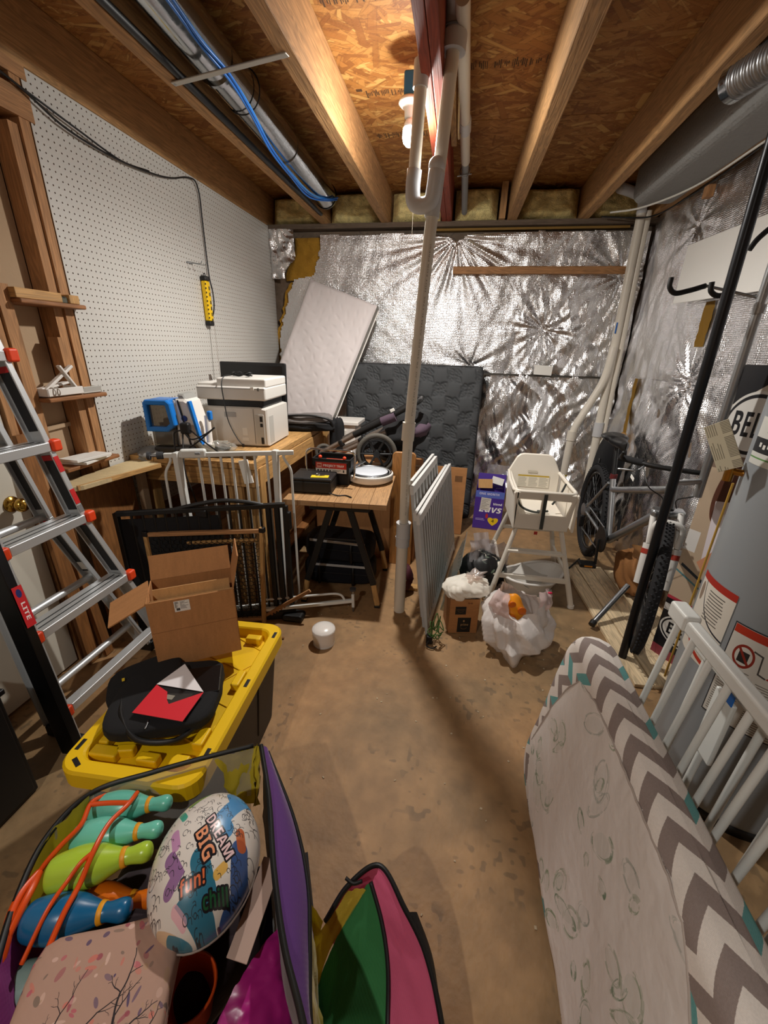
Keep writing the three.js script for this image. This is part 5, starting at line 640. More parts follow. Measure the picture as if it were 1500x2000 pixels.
// ---------- white gates in front of the heater ----------
function whiteGate(lab, x0, y0, z0, z1, xb, nb, thick) {
  const t = thing('safety_gate', lab, 'baby gate', [0, 0, 0], 0, 'white gates before the water heater'), a = V(x0, y0, z0), b = V(x0 + .02, y0, z1), f = p => V(xb + (p.x - x0), .012, p.z), up = a.clone().sub(f(a)).normalize();
  part('top_rail', rb(.03, .036, Math.abs(z1 - z0), .008, [x0 + .01, y0, (z0 + z1) / 2], [0, 0, Math.atan2(xb - x0, y0) * -0.0], 2), M.whiteMetal, t); part('bottom_rail', rb(.03, .024, Math.abs(z1 - z0), .006, [xb + .01, .026, (z0 + z1) / 2]), M.whiteMetal, t);
  for (let i = 0; i < nb; i++) { const s = a.clone().lerp(b, (i + .5) / nb); part('bar', cy(f(s).setY(.03), s.clone().setY(y0 - .01), thick, thick, 12), M.whiteMetal, t); }
  part('end_bracket', rb(.04, .046, .08, .008, [x0 + .01, y0 + .004, z0 + .03]), M.whiteMetal, t); part('end_bracket', rb(.05, .05, .03, .008, [x0 + .012, y0, z1 - .02]), M.whiteMetal, t); return t;
}
whiteGate('white metal safety gate leaning nearest the chevron mattress', .615, .825, -1.03, -.12, .54, 13, .008);
{ const g = whiteGate('white safety gate standing between the heater and another gate', .73, .7, -1.08, -.2, .7, 8, .009); part('blue_sticker', rb(.003, .03, .025, .001, [.708, .69, -.88]), M.blue, g); part('side_panel', rb(.012, .2, .07, .004, [.715, .58, -.9]), M.whiteMetal, g); }

// ---------- small things ----------
{ const t = thing('string_lights', 'tangled green wire with black plug at the crib railing foot', 'wire', [-.03, .004, -1.8]); const c = []; for (let k = 0; k < 40; k++) { const a = k * .62; c.push([.03 + .03 * Math.cos(a) * (.5 + hsh(k, 1)), .02 + .11 * hsh(k, 2) * hsh(k, 4) + .03, .0 + .03 * Math.sin(a) * (.5 + hsh(k, 3))]); } part('wire', tb(c, .0028, 180, 5), mat(0x43662c, .6), t); part('plug', rb(.035, .05, .035, .008, [0, .025, .01]), M.black, t); part('lead', tb([[0, .03, .02], [-.01, .01, .05], [.02, .006, .06], [.04, .006, .04]], .004, 24, 6), M.black, t); }
solo('paper_booklet', 'folded white leaflet hanging between the gate bars at the bench edge', 'leaflet', bar([-1.045, .9, -1.9], [-1.02, .78, -1.895], .01, .05, [0, 0, 1], .001), M.paper);
solo('wood_sliver', 'thin brown wood sliver lying on the floor beside the yellow tote', 'wood strip', rb(.14, .008, .014, .002, [-.86, .005, -1.66], [0, .15, 0]), M.oldwood);
solo('black_rod', 'thin black rod lying on the floor under the high chair', 'rod', cy([.86, .012, -2.72], [1.0, .04, -2.9], .006, .006, 8), M.black);
// ---------- pipes, ducts and cables ----------
{ // drain stack with trap
  const t = thing('drain_pipe', 'white plastic drain pipe rising from the floor with curved trap', 'pipe'); const P = y => V(-.228 + .005 * y + .0172 * y * y * .9, y, -2.05);
  part('floor_pipe', cy([-.226, .001, -2.05], [-.224, .48, -2.05], .032, .032, 24), M.pvc, t); part('coupling', [cy([-.224, .43, -2.05], [-.222, .57, -2.05], .0385, .0385, 24), cy([-.2235, .475, -2.05], [-.2235, .485, -2.05], .0405, .0405, 24), cy([-.222, .56, -2.05], [-.222, .57, -2.05], .0405, .0405, 24)], M.pvcGrey, t);
  const up = [V(-.222, .56, -2.05), V(-.219, 1.0, -2.05), V(-.192, 1.5, -2.05), V(-.158, 2.0, -2.05), V(-.143, 2.13, -2.05), V(-.113, 2.56, -2.05)]; part('riser', sweep(curve(up, 40), .0255, 20), M.pvc, t); part('coupling', cy([-.2215, 1.02, -2.05], [-.217, 1.11, -2.05], .032, .032, 24), M.pvc, t);
  part('trap', sweep(fil([[-.241, 2.12, -2.04], [-.247, 2.06, -2.04], [-.24, 1.995, -2.03], [-.165, 1.995, -2.02], [-.155, 2.06, -2.01], [-.15, 2.12, -2.01]], .055, 10), .03, 20), M.pvcGrey, t); part('trap_joint', at(new THREE.SphereGeometry(.033, 20, 14), [-.15, 2.12, -2.01]), M.pvcGrey, t); part('trap_socket', cy([-.162, 1.96, -2.05], [-.15, 2.11, -2.05], .031, .031, 24), M.pvcGrey, t);
  part('inlet', cy([-.244, 2.06, -2.04], [-.229, 2.44, -2.04], .0235, .0245, 20), M.pvc, t); part('coupling', [cy([-.2325, 2.37, -2.04], [-.2295, 2.45, -2.04], .029, .03, 20)], M.pvcGrey, t); part('upper_inlet', cy([-.2295, 2.44, -2.04], [-.228, 2.6, -2.04], .018, .016, 16), M.pvc, t); part('green_tape', cy([-.229, 2.555, -2.04], [-.2285, 2.585, -2.04], .02), mat(0x5a6a36, .8), t);
  part('elbow', [sweep(fil([[-.115, 2.5, -2.05], [-.11, 2.585, -2.05], [-.105, 2.6, -1.95]], .05), .042, 20), cy([-.118, 2.47, -2.05], [-.115, 2.52, -2.05], .046, .046, 24)], M.pvcGrey, t); part('elbow_ring', ring([-.117, 2.53, -2.05], .044, .004, [0.05, 1, 0], 30, 6), mat(0x6f7274, .5), t);
  const txt = mat(0xffffff, .4, { map: ctex(1024, 64, (x, w, h) => { x.fillStyle = '#ddd6c8'; x.fillRect(0, 0, w, h); x.fillStyle = '#6d675c'; x.font = '38px sans-serif'; x.fillText('PVC-1120 SCH 40  PR 330 PSI  ASTM D-1785  NOT FOR PRESSURE', 6, 46); }) });
  for (const [y0, y1] of [[.62, .98], [1.14, 1.86]]) { const c = new THREE.CatmullRomCurve3(up), f = y => { let lo = 0, hi = 1; for (let k = 0; k < 30; k++) { const m = (lo + hi) / 2; c.getPoint(m).y < y ? lo = m : hi = m; } return c.getPoint(lo); }; part('printed_text', grid(20, 3, (u, v) => { const p = f(lerp(y0, y1, u)), a = 1.15 + (v - .5) * .5; return [p.x + Math.cos(a) * .0259, p.y, p.z + Math.sin(a) * .0259]; }), txt, t); }
}
{ const t = thing('vent_pipe', 'white plastic pipe running under the floor above towards the foil wall', 'pipe'); part('pipe', cy([-.09, 2.55, -1.93], [-.062, 2.5, -3.1], .026, .026, 18), M.pvc, t); part('coupling', cy([-.072, 2.52, -2.66], [-.07, 2.515, -2.76], .031, .031, 18), M.pvcGrey, t); part('far_pipe', cy([-.064, 2.5, -3.05], [-.055, 2.44, -3.85], .022, .022, 18), mat(0x8b8d8e, .5), t); part('strap', ring([-.063, 2.485, -3.2], .03, .003, [0, 0, 1], 24, 6), M.steel, t); part('strap_bracket', bar([-.11, 2.46, -3.2], [-.02, 2.47, -3.2], .004, .012), M.steel, t); part('cable_loop', tb([[-.1, 2.6, -2.3], [-.1, 2.5, -2.5], [-.097, 2.46, -2.7], [-.092, 2.52, -2.75], [-.09, 2.61, -2.6]], .005, 40, 6), mat(0xc9b184, .6), t); }
{ const t = thing('corner_pipes', 'two white plastic pipes running down the far right corner', 'pipe'); part('tall_pipe', cy([1.245, .02, -3.83], [1.215, 2.46, -3.84], .03, .03, 18), M.pvc, t); part('side_pipe', cy([1.3, .02, -3.84], [1.265, 2.42, -3.85], .024, .024, 18), M.pvc, t); part('coupling', [cy([1.2355, .78, -3.83], [1.234, .9, -3.83], .037, .037, 18)], M.pvcGrey, t); part('bent_pipe', sweep(fil([[1.015, .02, -3.8], [1.02, .82, -3.8], [1.2, 1.25, -3.81], [1.215, 1.5, -3.81]], .1, 8), .031, 16), M.pvc, t); part('coupling', cy([1.02, .74, -3.8], [1.02, .82, -3.8], .037, .037, 18), M.pvc, t); part('yellow_mark', [cy([1.018, .42, -3.8], [1.018, .432, -3.8], .0316, .0316, 16)], mat(0xc9b21c, .5), t); part('top_elbow', sweep(fil([[1.215, 2.4, -3.84], [1.21, 2.5, -3.84], [1.1, 2.52, -3.78], [1.0, 2.52, -3.7]], .06), .033, 14), M.pvcGrey, t); part('blue_mark', bar([1.2, 1.6, -3.806], [1.201, 1.68, -3.806], .002, .01, [0, 0, 1]), M.blue, t); }
{ const t = thing('round_duct', 'galvanized round duct running between joists on the left', 'duct'); part('sheet', cy([-1.09, 2.5, -3.62], [-1.0, 2.52, 1.5], .082, .082, 32), M.galv, t); for (const z of [-2.05, -2.8, -1.2]) part('joint_band', cy([-1.09 + (z + 3.62) * .0176, 2.5, z], [-1.09 + (z + 3.62) * .0176, 2.5, z + .02], .0845, .0845, 32), M.galv, t); part('end_cap', lt([[0, .03], [.06, .026], [.086, .0], [.086, -.02]], [-1.09, 2.5, -3.62], [-Math.PI / 2, 0, 0]), M.galv, t); part('wire_hanger', ring([-1.055, 2.5, -2.25], .085, .003, [0, 0, 1], 30, 6), M.black, t); }
solo('black_pipe', 'thin black pipe running beside the round duct', 'pipe', cy([-1.158, 2.41, -3.7], [-1.158, 2.41, 1.4], .014, .014, 12), M.black);
{ const t = thing('blue_cables', 'bright blue network cables draped under the round duct', 'cable'); const pts = [[-.955, 2.42, -1.2], [-.965, 2.415, -1.6], [-.975, 2.41, -1.78], [-.968, 2.4, -1.95], [-.99, 2.395, -2.16], [-1.06, 2.39, -2.54], [-1.085, 2.39, -2.87], [-1.095, 2.39, -3.25], [-1.04, 2.43, -3.47], [-1.0, 2.47, -3.6]]; part('cable', tb(pts, .0055, 90, 7), M.blue, t); part('cable', tb(pts.map(([x, y, z], i) => [x + .012, y + .002 + .006 * (i % 2), z + .02]), .0055, 90, 7), M.blue, t); part('cable', tb(pts.map(([x, y, z], i) => [x + .006 + .014 * (i === 7 ? 1.5 : 0), y + .012, z]), .0055, 90, 7), mat(0x3f8ad0, .45), t); }
{ const t = thing('hanger_strap', 'pale metal strap spanning two joists under the duct', 'strap'); part('strap', bar([-1.2, 2.394, -1.95], [-.68, 2.394, -1.835], .006, .026), mat(0xb9b6ae, .5, { metalness: .6 }), t); part('nail', cy([-1.19, 2.39, -1.948], [-1.19, 2.4, -1.948], .006), M.steel, t); }
{ const t = thing('trunk_duct', 'grey wrapped duct running along the top of the right wall', 'duct'); const wr = mat(0x8d8d8b, .55, { bumpMap: rep(T.noise, .25), bumpScale: .004 }); part('wrap', at(ex([...rpoly(.28, .24, .06, 5)], 4.9, .004), [1.19, 2.5, -3.55]), wr, t); part('seam_cord', tb([[1.33, 2.395, -1.0], [1.325, 2.385, -1.8], [1.31, 2.38, -2.6], [1.25, 2.36, -3.2], [1.1, 2.36, -3.55], [.98, 2.39, -3.75]], .006, 60, 6), mat(0xdedbd2, .6), t); part('end_wire', tb([[.95, 2.39, -3.85], [1.1, 2.37, -3.8], [1.25, 2.36, -3.75], [1.34, 2.38, -3.4], [1.35, 2.4, -2.6]], .005, 50, 6), M.black, t); }
{ const t = thing('flex_duct', 'ribbed silver flexible duct hanging below the right joist', 'duct'); const p = curve([[.9, 2.37, -2.12], [.94, 2.36, -1.95], [1.0, 2.34, -1.75], [1.0, 2.34, -1.4]], 140); part('hose', sweep(p, s => .055 + .004 * Math.sin(s * 260), 20), mat(0xa2a3a5, .38, { metalness: .9 }), t); part('end_clamp', cy([.895, 2.37, -2.14], [.903, 2.37, -2.11], .06, .06, 20), M.galv, t); }
solo('joist_bridging', 'short wood block between duct and foil on the right wall', 'wood block', rb(.04, .06, .05, .003, [1.335, 2.33, -3.15]), M.stud);
// ---------- foreground: tote with yellow lid ----------
const TOTE = [-.785, 0, -.945], TROT = .05;
{
  const t = thing('storage_tote', 'black storage tote with yellow lid in the foreground', 'storage tote', TOTE, TROT); const W = .4, L = .68, yel = mat(0xe9bd08, .42, { bumpMap: rep(T.fine, .08), bumpScale: .0003 });
  const loop = (w, l, r, y, k = 6) => rpoly(w, l, r, k).map(([x, z]) => V(x, y, z));
  const ringGeo = (a, b) => { const p = [], n = a.length, ix = []; for (let i = 0; i <= n; i++) { const A = a[i % n], B = b[i % n]; p.push(A.x, A.y, A.z, B.x, B.y, B.z); } for (let i = 0; i < n; i++) ix.push(2 * i, 2 * i + 1, 2 * i + 2, 2 * i + 2, 2 * i + 1, 2 * i + 3); const g = new THREE.BufferGeometry(); g.setAttribute('position', new THREE.Float32BufferAttribute(p, 3)); g.setAttribute('uv', new THREE.Float32BufferAttribute(new Float32Array(p.length / 3 * 2), 2)); g.setIndex(ix); const q = g.toNonIndexed(); q.computeVertexNormals(); return q; };
  const capGeo = (a) => { const s = new THREE.Shape(a.map(p => new THREE.Vector2(p.x, -p.z))); const g = new THREE.ShapeGeometry(s); g.rotateX(-Math.PI / 2); g.translate(0, a[0].y, 0); return g; };
  const b0 = loop(W - .1, L - .12, .05, .004), b1 = loop(W - .04, L - .04, .06, .345); part('body', [ringGeo(b1, b0), capGeo(b0)], mat(0x101012, .55), t); for (const [x, z, w, l] of [[W / 2 - .035, -.12, .012, .05], [W / 2 - .035, .14, .012, .05], [-W / 2 + .035, .1, .012, .05]]) part('rib', rb(w, .26, l, .004, [x, .19, z], [0, 0, x > 0 ? -.09 : .09]), mat(0x101012, .55), t);
  const o = [loop(W, L, .06, .345), loop(W, L, .06, .393), loop(W - .012, L - .012, .056, .4), loop(W - .075, L - .075, .045, .4), loop(W - .085, L - .085, .042, .395), loop(W - .1, L - .1, .04, .362)], gs = []; for (let i = 1; i < o.length; i++) gs.push(ringGeo(o[i - 1], o[i])); gs.push(capGeo(o[5]));
  const lid = part('lid', gs, yel, t);
  for (const [x, z, w, d, r] of [[-.11, .26, .08, .035, 0], [0.02, .262, .06, .03, 0], [.11, .26, .05, .035, 0], [-.135, .2, .03, .08, 0], [.13, .18, .035, .06, 0], [.135, -.05, .03, .07, 0], [-.13, -.02, .03, .06, 0], [.1, -.26, .06, .03, 0], [-.09, -.26, .06, .03, 0], [-.06, .245, .05, .025, .2]]) part('lug', rb(w, .03, d, .006, [x, .376, z], [0, r, 0]), yel, lid);
  for (const [a, b] of [[[-.14, -.2], [.14, -.1]], [[-.14, -.05], [.14, .05]], [[-.14, .1], [.14, .2]], [[.02, -.28], [.14, -.22]], [[.05, -.02], [.14, -.14]], [[-.14, .06], [.0, .2]]]) part('rib', bar([a[0], .3635, a[1]], [b[0], .3635, b[1]], .004, .005), yel, lid);
  for (const [x, z, r] of [[W / 2 - .02, -.27, 0], [W / 2 - .02, -.02, 0], [W / 2 - .02, .24, 0], [-W / 2 + .02, .26, 0], [-W / 2 + .02, -.1, 0], [-.15, L / 2 - .03, 1.0]]) part('slot', rb(.012, .002, .034, .001, [x, .4002, z], [0, r, 0]), M.black, lid);
}
{ // black soft bag on the lid
  const t = thing('soft_bag', 'black soft laptop bag lying on the yellow tote lid', 'bag', [-.8, .402, -.85], .35); part('body', at(blob(.15, .026, .13, d => (.97 + .12 * fbm(d[0] * 2 + 3, d[2] * 2 + 3, 3, 2)) / Math.pow(Math.abs(d[0]) ** 5 + Math.abs(d[2]) ** 5 + Math.abs(d[1]) ** 5, .2), 44, 24), [0, .024, 0]), M.blackCloth, t); part('glossy_pocket', rb(.1, .006, .11, .003, [.1, .05, -.03], [.05, .1, -.05]), mat(0x0c0c0e, .25), t); part('flap', at(blob(.11, .02, .09, d => 1 / Math.pow(Math.abs(d[0]) ** 4 + Math.abs(d[2]) ** 4 + Math.abs(d[1]) ** 4, .25), 30, 16), [-.09, .03, -.08], [0, .3, .12]), M.blackCloth, t); part('strap', tb([[-.13, .04, .0], [-.1, .045, .08], [-.04, .03, .15], [.06, .02, .16], [.1, .012, .12]], .008, 30, 6), M.black, t); part('yellow_mark', rb(.008, .002, .014, .001, [-.15, .05, -.07], [0, .4, 0]), mat(0xe0c020, .5), t); part('zip_pull', rb(.004, .003, .03, .001, [-.02, .05, .12]), M.steel, t);
}
{ // opened red envelope with white liner
  const t = thing('red_envelope', 'opened red envelope with white flap lying on the black bag', 'envelope', [-.757, .463, -.8], 0); const P = (pts, h) => { const g = ex(pts.map(([x, z]) => [x, -z]), h, .0004); g.rotateX(-Math.PI / 2); return g; };
  part('back', P([[-.078, .053], [.08, .053], [.078, -.054], [-.08, -.054]], .0015), M.black, t); part('front', at(P([[-.078, .053], [.08, .053], [.078, -.054], [.004, .006], [-.012, -.008], [-.03, -.035], [-.08, -.054]], .0015), [0, .002, 0]), mat(0xd2202e, .55), t); part('flap', at(P([[-.08, -.054], [.078, -.054], [-.045, -.146]], .0012), [0, .001, 0], [.05, 0, 0]), mat(0xe4e0e2, .6), t); part('card', at(P([[-.03, -.03], [.05, -.045], [.04, .02], [-.02, .03]], .001), [0, .001, 0]), mat(0x26221f, .6), t); part('card_picture', rb(.025, .0008, .016, .0003, [-.01, .0025, -.018]), mat(0x8a8578, .6), t);
}
{ // open carton standing on the tote
  const t = thing('open_carton', 'open brown carton with shipping label standing on the yellow tote', 'cardboard box', [-.835, .43, -1.085], .56); const W = .26, H = .255, D = .15, k = .004;
  part('base', bx(W, k, D, [0, k / 2, 0]), M.card, t); part('wall', bx(W, H, k, [0, H / 2, D / 2]), M.card, t); part('wall', bx(W, H, k, [0, H / 2, -D / 2]), M.card, t); part('wall', bx(k, H, D, [W / 2, H / 2, 0]), M.card, t); part('wall', bx(k, H, D, [-W / 2, H / 2, 0]), M.card, t);
  part('flap', at(bx(.13, k, D, [-.065, 0, 0]), [-W / 2, H, 0], [0, .12, .42]), M.card, t); part('flap', at(bx(.12, k, D * .95, [.06, 0, 0]), [W / 2, H, 0], [0, 0, 1.35]), M.card, t); part('flap', at(bx(W, k, .085, [0, 0, -.0425]), [0, H, -D / 2], [1.05, 0, 0]), M.card, t); part('flap', at(bx(W * .98, k, .05, [0, 0, .025]), [0, H - .002, D / 2 - .01], [2.6, 0, 0]), M.cardIn, t);
  part('inner_divider', bx(W - .02, .06, .006, [0, H - .03, 0], [-.25, 0, 0]), M.cardIn, t); part('score_line', bx(W, .0012, .001, [0, .14, D / 2 + .0022]), mat(0x8a5c34, .9), t);
  part('shipping_label', at(new THREE.PlaneGeometry(.046, .04), [-.03, H - .028, D / 2 + .0026]), mat(0xffffff, .7, { map: ctex(256, 224, (x, w, h) => { x.fillStyle = '#d8d3cb'; x.fillRect(0, 0, w, h); x.fillStyle = '#3a3835'; for (let i = 0; i < 16; i++) x.fillRect(14, 16 + i * 8, 50 * hsh(i, 1) + 18, 5); for (let i = 0; i < 9; i++) x.fillRect(100, 20 + i * 18, 120 * hsh(i, 3) + 20, 7); x.fillRect(30, 150, 60, 50); }) }), t);
}
{ const t = thing('black_cabinet', 'low black cabinet at the left edge beside the toy bin', 'cabinet', [-1.5, 0, -.42]); part('carcass', rb(.38, .42, .68, .006, [0, .215, 0]), M.black, t); part('top', rb(.4, .02, .7, .005, [0, .434, 0]), M.blackSatin, t); part('door', rb(.012, .38, .32, .004, [.192, .215, -.165]), M.black, t); part('door', rb(.012, .38, .32, .004, [.192, .215, .165]), M.black, t); }
// ---------- foreground: pop-up toy bin ----------
function ruled(A, B, n = 30, m = 8, bulge = 0, nz = 0, s = 3) { const a = new THREE.CatmullRomCurve3(A.map(A3)), b = new THREE.CatmullRomCurve3(B.map(A3)); return grid(n, m, (u, v) => { const p = a.getPoint(u), q = b.getPoint(u), r = p.lerp(q, v); return [r.x + bulge * Math.sin(v * 3.14) * .6 + nz * (fbm(u * 6 + s, v * 4, s, 3) - .5), r.y + bulge * Math.sin(v * 3.14) * .5 + nz * (fbm(u * 7 + s + 9, v * 4, s, 3) - .5), r.z + nz * (fbm(u * 6 + 4, v * 5 + s, s, 3) - .5)]; }); }
const cloth = (c, o = {}) => phys(c, .85, { transmission: .4, thickness: 0, bumpMap: rep(T.weave, .6), bumpScale: .0003, ...o });
{
  const t = thing('toy_bin', 'colourful pop-up toy bin with purple side and clear window', 'toy bin'); const Y = .42;
  const far = [[-.72, .4, -.25], [-.775, .41, -.34], [-.815, Y, -.45], [-.8, Y, -.55], [-.686, Y, -.629], [-.558, Y, -.702], [-.47, Y, -.748]], inn = [[-.45, Y, -.752], [-.367, Y, -.62], [-.294, Y, -.483], [-.226, Y, -.374], [-.163, Y, -.296], [-.08, .4, -.18]], out = [[-.44, .38, -.765], [-.306, .345, -.621], [-.232, .34, -.506], [-.192, .35, -.403], [-.155, .36, -.305], [-.075, .36, -.18]];
  const low = far.map(([x, y, z]) => [x * .96, .22, z + .1]), base = far.map(([x, y, z]) => [x * .94, .004, z + .12]);
  part('clear_window', ruled(far.slice(2), low.slice(2), 30, 6, 0, .01), phys(0xe6e4e0, .12, { transmission: .82, thickness: 0 }), t); part('yellow_corner', ruled([[-.56, Y - .004, -.7], [-.47, Y - .004, -.745], [-.45, Y - .004, -.748]], [[-.5, .3, -.66], [-.45, .29, -.68], [-.43, .28, -.68]], 16, 8, 0, .03, 6), cloth(0xc9b412), t); part('yellow_corner', ruled(far.slice(1, 4), low.slice(1, 4), 20, 8, 0, .02, 4), phys(0xc9ba2a, .4, { transmission: .35, thickness: 0 }), t);
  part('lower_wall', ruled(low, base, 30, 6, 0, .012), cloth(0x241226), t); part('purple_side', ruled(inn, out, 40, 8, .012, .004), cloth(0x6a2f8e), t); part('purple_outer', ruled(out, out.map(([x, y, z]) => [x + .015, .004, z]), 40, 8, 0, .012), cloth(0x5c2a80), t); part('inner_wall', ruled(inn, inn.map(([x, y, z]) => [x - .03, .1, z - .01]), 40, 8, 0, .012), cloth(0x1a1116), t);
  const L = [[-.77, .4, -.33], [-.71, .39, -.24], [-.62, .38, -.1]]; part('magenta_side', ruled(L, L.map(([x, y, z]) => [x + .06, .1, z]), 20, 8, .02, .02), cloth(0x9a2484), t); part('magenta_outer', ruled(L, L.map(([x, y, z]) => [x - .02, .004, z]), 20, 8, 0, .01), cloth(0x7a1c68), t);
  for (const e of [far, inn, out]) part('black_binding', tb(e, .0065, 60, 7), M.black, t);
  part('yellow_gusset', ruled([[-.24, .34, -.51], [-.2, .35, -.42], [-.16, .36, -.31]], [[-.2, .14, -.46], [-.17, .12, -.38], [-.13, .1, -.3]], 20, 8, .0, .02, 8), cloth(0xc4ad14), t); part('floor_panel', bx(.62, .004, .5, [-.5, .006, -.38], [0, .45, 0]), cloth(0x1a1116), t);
}
{ // second loop of the bin: green and pink panels
  const t = thing('popup_tunnel', 'folded pop-up tunnel with green and pink panels edged in black', 'play tunnel'); const L1 = [[-.194, .22, -.504], [-.153, .27, -.556], [-.087, .3, -.594], [-.016, .28, -.533], [.036, .24, -.485], [.077, .2, -.406], [.1, .18, -.3]], L2 = [[-.1, .29, -.563], [-.065, .25, -.515], [-.042, .21, -.466], [-.03, .16, -.402], [-.02, .12, -.3]], L3 = [[-.112, .275, -.553], [-.161, .2, -.492], [-.193, .12, -.432], [-.203, .08, -.389], [-.2, .05, -.3]], L4 = [[-.15, .262, -.55], [-.2, .21, -.49], [-.225, .13, -.44], [-.225, .09, -.38], [-.22, .05, -.3]];
  part('pink_panel', ruled(L1.slice(2), L2, 36, 12, .006, .008), cloth(0xe8628c), t); part('green_panel', ruled(L2, L3, 30, 10, -.012, .006), cloth(0x2c8a44), t); part('yellow_panel', ruled(L3, L4, 30, 6, .004, .014, 7), cloth(0xc9ae1c), t); part('outer_wall', ruled(L1, L1.map(([x, y, z]) => [x + .02, .004, z - .02]), 40, 8, 0, .008), cloth(0xb8405f), t); part('yellow_web', ruled([[-.194, .22, -.504], [-.21, .17, -.49], [-.22, .1, -.44]], [[-.27, .27, -.55], [-.26, .2, -.52], [-.25, .1, -.46]], 16, 8, -.01, .02, 5), cloth(0xc9b012), t);
  part('black_binding', tb(L1, .006, 60, 7), M.black, t); part('black_binding', tb(L2, .005, 50, 7), M.black, t); part('wide_binding', ruled([[-.006, .277, -.53], [.036, .245, -.487], [.062, .215, -.43]], [[.012, .262, -.54], [.052, .22, -.492], [.074, .2, -.43]], 16, 3, .004, 0), M.black, t); part('tie_loop', tb([[-.16, .29, -.56], [-.14, .285, -.555], [-.12, .292, -.56]], .004, 14, 6), M.black, t);
}
// what fills the bin
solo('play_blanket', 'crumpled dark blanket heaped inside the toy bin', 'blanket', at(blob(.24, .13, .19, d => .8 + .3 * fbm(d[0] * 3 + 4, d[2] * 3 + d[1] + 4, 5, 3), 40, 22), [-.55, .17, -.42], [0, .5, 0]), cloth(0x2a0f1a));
function pin(lab, col, a, b, s = 1) { // toy bowling pin from base a to head b
  const t = thing('toy_pin', lab, 'toy pin', [0, 0, 0], 0, 'toy bowling pins in the bin'), A = A3(a), B = A3(b), L = A.distanceTo(B), q = new THREE.Quaternion().setFromUnitVectors(V(0, 1, 0), B.clone().sub(A).normalize()); t.position.copy(A); t.quaternion.copy(q);
  const R = .036 * s, pr = [[0, 0], [.6, .0], [.78, .02], [1, .22], [1.02, .34], [.9, .48], [.62, .62], [.44, .72], [.4, .78], [.46, .86], [.5, .92], [.42, .975], [.2, 1], [0, 1]]; const c = new THREE.CatmullRomCurve3(pr.map(([r, y]) => V(r * R, y * L, 0))).getPoints(48).map(p => [Math.max(0, p.x), p.y]);
  part('body', lt(c), phys(col, .3, { clearcoat: .3 }), t); part('neck_band', lt([[.41 * R, .715 * L], [.5 * R, .705 * L], [.46 * R, .745 * L], [.42 * R, .75 * L]]), mat(0xe39a1a, .5), t); return t;
}
pin('mint green toy pin farthest back in the net', 0x63b8a4, [-.79, .38, -.54], [-.605, .4, -.58]);
pin('mint green toy pin second from the far side of the net', 0x6cc4ae, [-.775, .385, -.475], [-.585, .405, -.52]);
pin('lime green toy pin in the orange net', 0xa9c838, [-.76, .395, -.4], [-.575, .41, -.475], 1.12);
pin('orange toy pin half hidden under the lime pin', 0xd0660e, [-.715, .345, -.38], [-.535, .35, -.425]);
pin('dark blue toy pin nearest the branch-print cushion', 0x0f5f8c, [-.75, .375, -.335], [-.56, .385, -.385], 1.12);
pin('pale grey toy pin low at the left of the net', 0x8aa39b, [-.735, .32, -.27], [-.58, .3, -.3]);
{ // orange net round the pins
  const t = thing('orange_net', 'orange plastic net holding the toy bowling pins', 'net'); const o = phys(0xe04e0c, .4, { clearcoat: .2 }); const st = (p, r = .0055) => part('strand', tb(p, r, 40, 7), o, t);
  st([[-.77, .405, -.565], [-.775, .425, -.53], [-.755, .43, -.48], [-.77, .42, -.44], [-.785, .4, -.4], [-.79, .36, -.36]]); st([[-.69, .42, -.575], [-.68, .437, -.535], [-.685, .445, -.49], [-.67, .452, -.43], [-.665, .43, -.385], [-.66, .425, -.345], [-.655, .4, -.29]]); st([[-.775, .427, -.525], [-.73, .43, -.535], [-.68, .437, -.54]]); st([[-.67, .452, -.43], [-.68, .45, -.41], [-.69, .435, -.385], [-.695, .425, -.345], [-.7, .38, -.28]], .0045); st([[-.785, .4, -.4], [-.78, .41, -.36], [-.765, .405, -.32], [-.75, .395, -.3], [-.73, .36, -.24], [-.74, .3, -.2]], .008); st([[-.785, .4, -.4], [-.765, .412, -.37], [-.755, .412, -.34], [-.75, .395, -.3]], .007);
}
